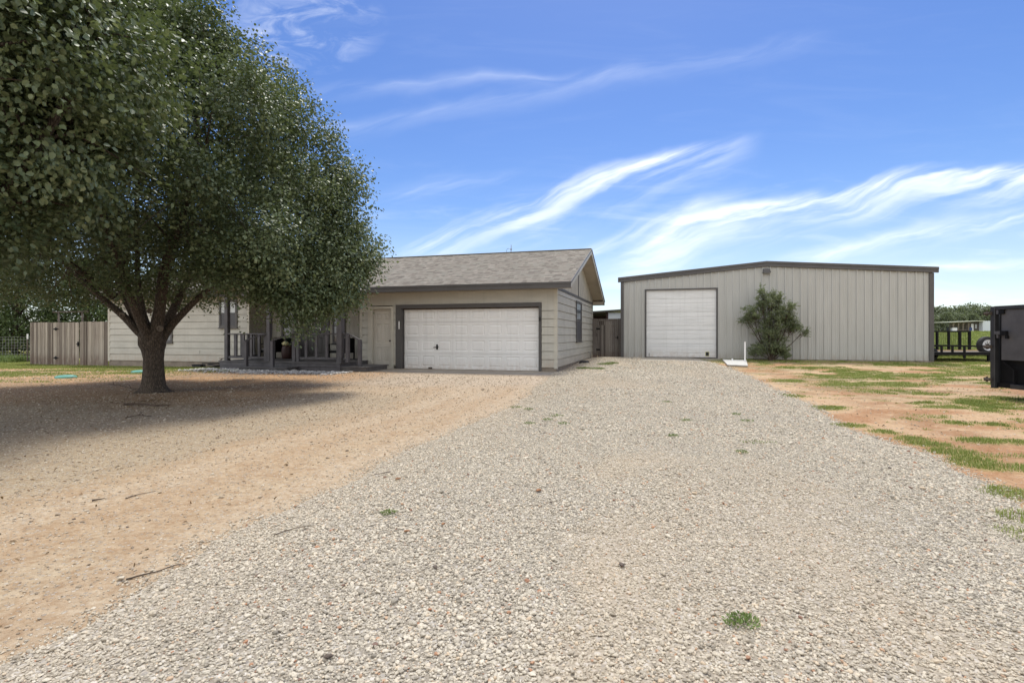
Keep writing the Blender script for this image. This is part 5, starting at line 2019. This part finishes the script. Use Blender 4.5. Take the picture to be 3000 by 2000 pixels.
# ================================================================ SCATTER: stones, grass, weeds, sticks
def stone_mat(name, dust, cols):
    mt, t, b, o = new_mat(name)
    r = t.node('ShaderNodeObjectInfo').outputs['Random']
    at = t.node('ShaderNodeAttribute', attribute_name='tint', attribute_type='INSTANCER')
    tc = t.node('ShaderNodeTexCoord').outputs['Object']
    base = t.ramp(at.outputs['Fac'], cols)
    n = t.noise(tc, 2.2, 5, .65)
    c = t.mix(t.mapr(n, .35, .7, 0, .35), base, t.mix(1.0, base, (.62, .56, .5), 'MULTIPLY'))
    gp = t.node('ShaderNodeNewGeometry').outputs['Position']
    da = t.node('ShaderNodeAttribute', attribute_name='dust', attribute_type='INSTANCER').outputs['Fac']
    c = t.mix(t.m('MULTIPLY', da, dust), c, (.60, .475, .325))
    t.put(b.inputs['Base Color'], c)
    b.inputs['Roughness'].default_value = .85
    b.inputs['Specular IOR Level'].default_value = .25
    t.put(b.inputs['Normal'], t.bump(n, .1, .4))
    return mt


GCOLS = [(0, (.27, .24, .195)), (.06, (.40, .36, .295)), (.35, (.57, .515, .42)), (.62, (.67, .605, .49)), (.88, (.78, .71, .585)), (.97, (.70, .56, .40)), (.992, (.52, .27, .16)), (1.0, (.24, .16, .13))]
MAT['stone'] = stone_mat('gravel_stone', .55, GCOLS)
MAT['chip'] = stone_mat('dirt_chip', .35, [(0, (.30, .235, .17)), (.4, (.50, .41, .30)), (1, (.70, .61, .48))])
MAT['riverstone'] = stone_mat('white_river_stone', 0.0, [(0, (.20, .18, .17)), (.3, (.45, .43, .40)), (1, (.82, .80, .77))])


def stone_group(mat, seed):
    ng = bpy.data.node_groups.new('stone_instances', 'GeometryNodeTree')
    ng.interface.new_socket('Geometry', in_out='INPUT', socket_type='NodeSocketGeometry')
    ng.interface.new_socket('Geometry', in_out='OUTPUT', socket_type='NodeSocketGeometry')
    N = ng.nodes
    Lk = ng.links.new
    gi, go = N.new('NodeGroupInput'), N.new('NodeGroupOutput')
    join = N.new('GeometryNodeJoinGeometry')
    for k in range(7):
        ico = N.new('GeometryNodeMeshIcoSphere')
        ico.inputs['Radius'].default_value = 1.0
        ico.inputs['Subdivisions'].default_value = 3
        pos = N.new('GeometryNodeInputPosition')
        add = N.new('ShaderNodeVectorMath')
        add.operation = 'ADD'
        add.inputs[1].default_value = (k * 5.3 + seed, k * 2.7, k * 9.1)
        Lk(pos.outputs[0], add.inputs[0])
        vo = N.new('ShaderNodeTexVoronoi')
        vo.feature = 'SMOOTH_F1'
        vo.inputs['Scale'].default_value = .75
        Lk(add.outputs[0], vo.inputs['Vector'])
        noi = N.new('ShaderNodeTexNoise')
        noi.inputs['Scale'].default_value = 1.1
        noi.inputs['Detail'].default_value = 3
        Lk(add.outputs[0], noi.inputs['Vector'])
        ma = N.new('ShaderNodeMath')
        ma.operation = 'MULTIPLY_ADD'
        ma.inputs[1].default_value = .9
        ma.inputs[2].default_value = -.05
        Lk(noi.outputs[0], ma.inputs[0])
        mb_ = N.new('ShaderNodeMath')
        mb_.operation = 'MULTIPLY_ADD'
        mb_.inputs[1].default_value = .55
        Lk(vo.outputs['Distance'], mb_.inputs[0])
        Lk(ma.outputs[0], mb_.inputs[2])
        sc2 = N.new('ShaderNodeVectorMath')
        sc2.operation = 'SCALE'
        Lk(pos.outputs[0], sc2.inputs[0])
        Lk(mb_.outputs[0], sc2.inputs['Scale'])
        sp = N.new('GeometryNodeSetPosition')
        Lk(ico.outputs['Mesh'], sp.inputs['Geometry'])
        Lk(sc2.outputs[0], sp.inputs['Position'])
        sm = N.new('GeometryNodeSetShadeSmooth')
        Lk(sp.outputs[0], sm.inputs[0])
        sma = N.new('GeometryNodeSetMaterial')
        sma.inputs['Material'].default_value = mat
        Lk(sm.outputs[0], sma.inputs[0])
        g2 = N.new('GeometryNodeGeometryToInstance')
        Lk(sma.outputs[0], g2.inputs[0])
        Lk(g2.outputs[0], join.inputs[0])
    iop = N.new('GeometryNodeInstanceOnPoints')
    iop.inputs['Pick Instance'].default_value = True
    Lk(gi.outputs[0], iop.inputs['Points'])
    Lk(join.outputs[0], iop.inputs['Instance'])
    ri = N.new('FunctionNodeRandomValue')
    ri.data_type = 'INT'
    ri.inputs[4].default_value = 0
    ri.inputs[5].default_value = 6
    Lk(ri.outputs[2], iop.inputs['Instance Index'])

    def attr(nm):
        a = N.new('GeometryNodeInputNamedAttribute')
        a.data_type = 'FLOAT_VECTOR'
        a.inputs[0].default_value = nm
        return a.outputs[0]
    Lk(attr('rot'), iop.inputs['Rotation'])
    Lk(attr('scl'), iop.inputs['Scale'])
    Lk(iop.outputs[0], go.inputs[0])
    return ng


def scatter(name, P, size, mat, rng, flat=.62, tint=None, kindlabel=None, dust=None):
    n = len(P)
    me = bpy.data.meshes.new(name)
    me.vertices.add(n)
    me.vertices.foreach_set('co', P.astype(np.float32).ravel())
    rot = np.stack([rng.normal(0, .25, n), rng.normal(0, .25, n), rng.uniform(0, 6.28, n)], -1)
    s_ = size[:, None] * np.stack([rng.uniform(.8, 1.35, n), rng.uniform(.65, 1.05, n), flat * rng.uniform(.75, 1.25, n)], -1)
    for k, a in (('rot', rot), ('scl', s_)):
        at = me.attributes.new(k, 'FLOAT_VECTOR', 'POINT')
        at.data.foreach_set('vector', a.astype(np.float32).ravel())
    at = me.attributes.new('tint', 'FLOAT', 'POINT')
    at.data.foreach_set('value', (rng.random(n) if tint is None else tint).astype(np.float32))
    at = me.attributes.new('dust', 'FLOAT', 'POINT')
    at.data.foreach_set('value', (np.zeros(n) if dust is None else dust).astype(np.float32))
    me.materials.append(mat)
    o = bpy.data.objects.new(name, me)
    COL.objects.link(o)
    md = o.modifiers.new('stones', 'NODES')
    md.node_group = stone_group(mat, len(name))
    tag(o, kindlabel[0], kindlabel[1], kind='stuff')
    return o


rng = np.random.default_rng(77)
PP, SS, DD = [], [], []
for y0, y1, dens_, r_ in ((.8, 3.2, 11500, .0064), (3.2, 6, 8500, .0068), (6, 10, 4200, .0086), (10, 16, 1500, .0125), (16, 24.3, 330, .022)):
    xa, xb = -4.0, 9.5
    n = int((xb - xa) * (y1 - y0) * dens_)
    X = rng.uniform(xa, xb, n)
    Y = rng.uniform(y0, y1, n)
    a, b = lx(Y), rx(Y)
    edge = np.minimum(X - a, b - X)
    keep = rng.random(n) < sstep(-.22, .16, edge + rng.normal(0, .05, n))
    keep &= (np.abs(X) < 1.02 * Y + 1.2)
    sl_ = (X - HO[0]) * math.cos(TH) - (Y - HO[1]) * math.sin(TH)
    wl_ = (X - HO[0]) * math.sin(TH) + (Y - HO[1]) * math.cos(TH)
    keep &= ~((sl_ < .03) & (wl_ > -1.3))
    ss_ = (X - SO[0]) * math.cos(TH) - (Y - SO[1]) * math.sin(TH)
    ws_ = (X - SO[0]) * math.sin(TH) + (Y - SO[1]) * math.cos(TH)
    keep &= ~((ws_ > -.05) & (ss_ > -.1))
    keep &= ~((ws_ > -2.6) & (ss_ > 1.0) & (ss_ < 4.5))
    X, Y = X[keep], Y[keep]
    sz = r_ * np.exp(rng.normal(0, .36, len(X)))
    sz = np.clip(sz, .003, .028)
    sz *= .75 + .5 * fbm(X * .9, Y * .9, 92, 3)
    fn = fines(X, Y)
    sz *= 1 - .30 * fn
    k2 = rng.random(len(X)) > fn * .42
    X, Y, sz, fn = X[k2], Y[k2], sz[k2], fn[k2]
    DD.append(fn)
    Z = gz(X, Y) + gravel_lift(X, Y) * (X > lx(Y)) * (X < rx(Y)) + sz * rng.uniform(.0, .55, len(X))
    PP.append(np.stack([X, Y, Z], -1))
    SS.append(sz)
P = np.concatenate(PP)
SZ = np.concatenate(SS)
print('stones', len(P))
scatter('gravel', P, SZ, MAT['stone'], rng, dust=np.concatenate(DD) + rng.normal(0, .12, len(P)).clip(-.2, .2), kindlabel=('loose pale grey gravel stones covering the driveway', 'gravel'))

# chips on the dirt
n = 120000
Y = 1.0 + 17 * rng.random(n) ** 1.35
X = rng.uniform(-1, 1, n) * (1.0 * Y + 1.0)
gcx = ground_color(X, Y)
keep = (rng.random(n) < gcx[:, 3] * 1.0 + .03) & ((X < lx(Y)) | (X > rx(Y)))
wl_ = (X - HO[0]) * math.sin(TH) + (Y - HO[1]) * math.cos(TH)
keep &= wl_ < -1.75
X, Y = X[keep], Y[keep]
sz = (.0042 + .0006 * Y) * np.exp(rng.normal(0, .4, len(X)))
scatter('dirt_pebbles', np.stack([X, Y, gz(X, Y) + sz * .2], -1), sz, MAT['chip'], rng, kindlabel=('small stone chips scattered over the tan dirt', 'pebbles'))

# white river stones along the porch
n = 6000
s_ = rng.uniform(-12.6, -6.3, n)
wv_ = -1.76 - np.abs(rng.normal(0, .50, n)) - .28 * (s_ > -8.8) - .25 * ((s_ > -10.7) & (s_ < -8.6)) * 2.0
keep = ~((s_ > -7.0) & (wv_ > -1.75)) & (rng.random(n) < .35 + .65 * ((s_ < -10.7) | (s_ > -9.6)))
s_, wv_ = s_[keep], wv_[keep]
X = HO[0] + s_ * math.cos(TH) + wv_ * math.sin(TH)
Y = HO[1] - s_ * math.sin(TH) + wv_ * math.cos(TH)
sz = .030 * np.exp(rng.normal(0, .3, len(X)))
scatter('river_stones', np.stack([X, Y, gz(X, Y) + sz * .4], -1), sz, MAT['riverstone'], rng, kindlabel=('white river stones spread along the front of the porch', 'stones'))


# grass blades
def blades(name, X, Y, hgt, wid, rng, mat, label, cat, lean=.5):
    n = len(X)
    a = rng.uniform(0, 2 * math.pi, n)
    h_ = hgt * rng.uniform(.5, 1.35, n)
    ln = rng.uniform(.1, 1.0, n) * lean
    dx, dy = np.cos(a), np.sin(a)
    Z = gz(X, Y) - .003
    b = np.stack([X, Y, Z], -1)
    sd_ = np.stack([-dy, dx, np.zeros(n)], -1) * (wid * .5)[:, None]
    mid = b + np.stack([dx * ln * h_ * .35, dy * ln * h_ * .35, h_ * .6], -1)
    tip = b + np.stack([dx * ln * h_ * 1.1, dy * ln * h_ * 1.1, h_ * (1 - .35 * ln)], -1)
    V = np.stack([b - sd_, b + sd_, mid + sd_ * .75, tip, mid - sd_ * .75], 1).reshape(-1, 3)
    q0 = np.arange(n)[:, None] * 5
    loops = np.concatenate([q0 + np.array([[0, 1, 2, 4]]), q0 + np.array([[4, 2, 3]])], 1).ravel()
    sizes = np.tile([4, 3], n)
    lv = np.clip(rng.beta(2, 2.4, n) * .75 + .35 * (fbm(X * 1.3, Y * 1.3, 81, 4) - .45) * 2, 0, 1)
    o = np_mesh(name, V, loops, sizes, mat, attrs={'lv': np.repeat(lv, 5)})
    tag(o, label, cat, kind='stuff')
    return o


def off_buildings(X, Y):
    sl_ = (X - HO[0]) * math.cos(TH) - (Y - HO[1]) * math.sin(TH)
    wl_ = (X - HO[0]) * math.sin(TH) + (Y - HO[1]) * math.cos(TH)
    k = ~((wl_ > .02) & (sl_ < .05) & (sl_ > -19.6)) & ~((sl_ > -12.0) & (sl_ < .1) & (wl_ > -2.3))
    ss_ = (X - SO[0]) * math.cos(TH) - (Y - SO[1]) * math.sin(TH)
    ws_ = (X - SO[0]) * math.sin(TH) + (Y - SO[1]) * math.cos(TH)
    return k & ~((ws_ > -.04) & (ss_ > -.05) & (ss_ < W_ + .05))


# right-hand patches
n = 1500000
Y = 2.6 + 24 * rng.random(n) ** .8
X = rng.uniform(2.6, 27, n)
keep = (X < 1.03 * Y + 1.2) & (X > rx(Y) - .2)
X, Y = X[keep], Y[keep]
g = grass_right(X, Y)
dn = np.clip(1.15 - Y * .035, .30, 1)
keep = (rng.random(len(X)) < g ** 1.2 * dn) & off_buildings(X, Y)
X, Y = X[keep], Y[keep]
n = 120000
Xb = rng.uniform(2.6, 8.5, n)
Yb = rng.uniform(2.7, 9.5, n)
gb_ = grass_right(Xb, Yb)
kb = (rng.random(n) < gb_ ** 1.5) & (Xb < 1.0 * Yb + .8)
X, Y = np.concatenate([X, Xb[kb]]), np.concatenate([Y, Yb[kb]])
print('right blades', len(X))
hg = .014 + .060 * fbm(X * 1.1, Y * 1.1, 95, 3) * grass_right(X, Y) ** 1.5 + .006 * (Y < 8)
blades('grass', X, Y, hg, .0028 + .0006 * Y, rng, MAT['grassblade'], 'patchy short grass tufts on the red dirt right of the drive', 'grass', .9)
# left lawn
n = 420000
Y = rng.uniform(12.3, 27.5, n)
X = rng.uniform(-29, -8, n)
keep = (X > -1.03 * Y - 1.5)
X, Y = X[keep], Y[keep]
g = grass_left(X, Y)
keep = (rng.random(len(X)) < g * .6) & off_buildings(X, Y)
X, Y = X[keep], Y[keep]
print('left blades', len(X))
blades('lawn_grass', X, Y, .025 + .03 * fbm(X, Y, 97, 3), np.full(len(X), .016), rng, MAT['grassblade'], 'short patchy lawn grass behind the tree at the left', 'grass', .9)
# taller weeds under the wire fence
n = 16000
X = rng.uniform(-32, -24.2, n)
Y = rng.normal(26.2, .35, n)
blades('fence_weeds', X, Y, rng.uniform(.12, .38, n), np.full(n, .022), rng, MAT['weed'], 'tall weeds growing along the wire fence', 'weeds', .8)
# field grass at the far right, rougher near the shed
n = 60000
Y = 26 + 88 * rng.random(n) ** 1.6
X = Y * rng.uniform(.76, 1.02, n)
blades('field_grass', X, Y, .10 + .0035 * Y, .02 + .0022 * Y, rng, MAT['grassblade'], 'bright green field grass beyond the utility trailer', 'grass', .8)

# individual weeds in the gravel
weed_spots = [(.07, 8.57, .10), (.25, 8.13, .08), (.64, 7.56, .11), (.49, 7.19, .08), (.67, 6.85, .08), (.23, 6.9, .08), (2.68, 9.11, .09), (2.35, 7.13, .09), (3.15, 7.05, .09), (1.84, 6.0, .06), (2.65, 5.67, .14), (2.27, 5.19, .06),
              (.92, 2.10, .07), (3.25, 7.62, .06), (2.47, 18.2, .25), (2.9, 17.95, .28), (3.53, 20.0, .3), (3.9, 20.5, .26), (-.80, 3.42, .05)]
wlab = ['weed sprig near the tan dirt edge, farthest along it', 'small weed just nearer than the farthest edge sprig', 'widest weed of the left group in the gravel', 'small weed left of the widest gravel weed', 'low weed at the near right of the left group', 'low weed at the near left of the left group',
        'lone weed in mid drive before the shop door', 'upright weed right of the drive centre', 'weed in the right half of the drive', 'tiny weed in mid drive below the upright one', 'flat spreading weed streak in the right half of the drive', 'tiny dark weed just below the flat spreading one',
        'largest leafy weed in the near foreground gravel', 'tiny weed near the right grass edge of the drive', 'grass tuft beside the garage side wall, nearest one', 'yellowish grass tuft right of the nearest side-wall tuft', 'grass tuft before the wooden gate, left one', 'grass tuft before the wooden gate, right one', 'tiny olive weed near the dirt edge in the foreground']
for i, (x_, y_, r_) in enumerate(weed_spots):
    rg = np.random.default_rng(300 + i)
    n = 90 if r_ < .2 else 420
    if i == 12: n = 190
    a = rg.uniform(0, 6.28, n)
    rr_ = r_ * rg.random(n) ** .7
    fl = .55 if i in (10,) else .8
    P = np.stack([rr_ * np.cos(a) * (1.4 if i in (10,) else 1), rr_ * np.sin(a) * fl, .008 + rg.random(n) * (.022 if r_ < .2 else .05) * (1 - rr_ / r_ * .5)], -1)
    O_ = norm(np.stack([np.cos(a), np.sin(a), np.full(n, .8)], -1))
    o_ = leaf_mesh('weed', P, O_, .016 if r_ < .2 else .05, rg, MAT['weed'], None, droop=-.3, aspect=.5 if r_ < .2 else .18)
    o_.location = (x_, y_, gz1(x_, y_) + (float(gravel_lift(np.array(x_), np.array(y_))) if lx(y_) < x_ < rx(y_) else 0))
    tag(o_, wlab[i], 'weed', 'weeds growing in the gravel')


# sticks and debris
def stick(label, pts, r_, cat='stick', twigs=()):
    mb = MB()
    P3 = [(a, b, gz1(a, b) + r_ * 1.2 + c + (float(gravel_lift(np.array(a), np.array(b))) + .012 if float(lx(b)) < a < float(rx(b)) else 0)) for a, b, c in pts]
    sp = smooth_path(P3, 3)
    n = len(sp)
    mb.tube(sp, [r_ * (1 - .6 * i / (n - 1)) for i in range(n)], 6)
    for i, dx, dy, dz in twigs:
        p = sp[min(i, n - 1)]
        mb.tube([p, p + Vector((dx, dy, dz))], [r_ * .6, r_ * .3], 5)
    o = mb.build('stick', MAT['stick'], smooth=True)
    return tag(o, label, cat, 'sticks lying on the dirt')


stick('long thin stick on the dirt beside the gravel edge, nearest', [(-1.88, 2.56, 0), (-1.83, 2.60, .004), (-1.78, 2.66, 0), (-1.74, 2.71, .006), (-1.70, 2.73, .0)], .0045)
stick('thin curved twig on the tan dirt, mid left', [(-2.83, 3.85, 0), (-2.80, 3.94, .004), (-2.74, 4.04, 0)], .004)
stick('short dark twig on the dirt just right of the grey gravel', [(-3.02, 3.78, 0), (-2.96, 3.82, .003)], .008)
stick('forked twig on the gravelly dirt before the tree', [(-5.55, 7.55, 0), (-5.4, 7.6, .03), (-5.28, 7.7, .0)], .010, twigs=((3, .04, .05, .06), (4, -.06, .02, .05)))
stick('dark branch lying in front of the tree trunk', [(-6.6, 8.95, 0), (-6.3, 8.9, .015), (-6.0, 8.85, .0), (-5.75, 8.85, .01)], .020)
stick('fallen branchlet left of the trunk base', [(-8.9, 11.6, .12), (-8.6, 11.45, .10), (-8.2, 11.3, .05), (-7.9, 11.15, .03)], .010, twigs=((2, .02, -.05, .10), (4, -.05, -.1, .08), (6, .02, -.08, .09)))
stick('thin twig on the gravel edge near the long stick', [(-1.38, 3.05, 0), (-1.30, 3.14, .004), (-1.2, 3.19, 0)], .0035)
stick('short twig across the dirt and gravel border in mid drive', [(-1.05, 4.55, 0), (-1.2, 4.42, .004)], .004)

rg = random.Random(12)
debris = [(-2.85, 3.42, .02, 'darkclod', 'small dark bark scrap on the tan dirt'), (-3.08, 3.15, .028, 'darkclod', 'dark bark clump at the left edge of the tan dirt'), (-2.4, 3.28, .018, 'darkclod', 'tiny dark scrap left of the long stick'),
          (-.93, 4.28, .04, 'clod', 'orange clay clod at the gravel border'), (-.62, 3.10, .032, 'clod', 'orange clay patch in the gravel, left centre'), (-.42, 3.22, .028, 'clod', 'pale orange clay lump right of the left clay patch'),
          (.20, 3.92, .045, 'clod', 'brown clay smear in the middle of the drive'), (.27, 3.65, .02, 'darkclod', 'small black stone in the middle of the drive'), (3.02, 3.36 - .3, .035, 'darkclod', 'dark clod at the grass tuft on the right edge'),
          (3.27, 4.55, .025, 'darkclod', 'small brown clod near the right gravel edge'), (.55, 2.63, .03, 'darkclod', 'brown scrap in the foreground gravel, centre'), (-.38, 2.6, .028, 'darkclod', 'brown scrap in the foreground gravel, left of centre'),
          (-.66, 1.89, .028, 'darkclod', 'dark stone at the bottom edge of the photo')]
for x_, y_, r_, mk, lab in debris:
    bm = bmesh.new()
    r_ *= .42
    bmesh.ops.create_icosphere(bm, subdivisions=3, radius=r_)
    for v in bm.verts:
        q_ = v.co.normalized()
        f = 1 + .35 * (float(vnoise(q_.x * 2.3 + x_ * 9, q_.y * 2.3 + q_.z * 1.7, 5)) - .5) + .25 * (float(vnoise(q_.x * 6 + q_.z * 4, q_.y * 6 + y_, 8)) - .5)
        v.co = Vector((v.co.x * f * 1.35, v.co.y * f, v.co.z * f * (.35 if mk == 'clod' else .55)))
    me = bpy.data.meshes.new('clod')
    bm.to_mesh(me)
    bm.free()
    me.materials.append(MAT[mk])
    o_ = bpy.data.objects.new('clod', me)
    COL.objects.link(o_)
    gl = float(gravel_lift(np.array(x_), np.array(y_))) + .012 if float(lx(y_)) < x_ < float(rx(y_)) else .0
    o_.location = (x_, y_, gz1(x_, y_) + gl + r_ * .2)
    o_.rotation_euler = (0, 0, rg.uniform(0, 3))
    tag(o_, lab, 'clod' if mk == 'clod' else 'debris', 'clods and scraps on the drive')

# leaf litter and bark bits on the dirt
rng = np.random.default_rng(404)
n = 2200
az = rng.uniform(0, 6.28, n)
rr_ = np.abs(rng.normal(0, 4.2, n))
X = -6.6 + rr_ * np.cos(az) * 1.1
Y = 9.6 + rr_ * np.sin(az)
X = np.concatenate([X, rng.uniform(-6, -.5, 350), rng.uniform(4.5, 16, 900)])
Y = np.concatenate([Y, rng.uniform(2.5, 15, 350), rng.uniform(4.5, 20, 900)])
k = off_buildings(X, Y) & ((X < lx(Y) - .05) | (X > rx(Y))) & (Y > 1.5)
X, Y = X[k], Y[k]
P = np.stack([X, Y, gz(X, Y) + .006], -1)
O_ = norm(np.stack([rng.normal(size=len(X)), rng.normal(size=len(X)), np.full(len(X), .15)], -1))
MAT['litter'] = leaf_mat('dry_leaf_litter', (.14, .085, .05), (.28, .19, .11), (.46, .34, .20), .8, .1, .2)
o_ = leaf_mesh('leaf_litter', P, O_, .034, rng, MAT['litter'], None, droop=0, up=1.6, aspect=.45, fold=.3, spread=.5)
tag(o_, 'dry leaves and bark bits scattered on the dirt under and around the trees', 'leaf litter', kind='stuff')
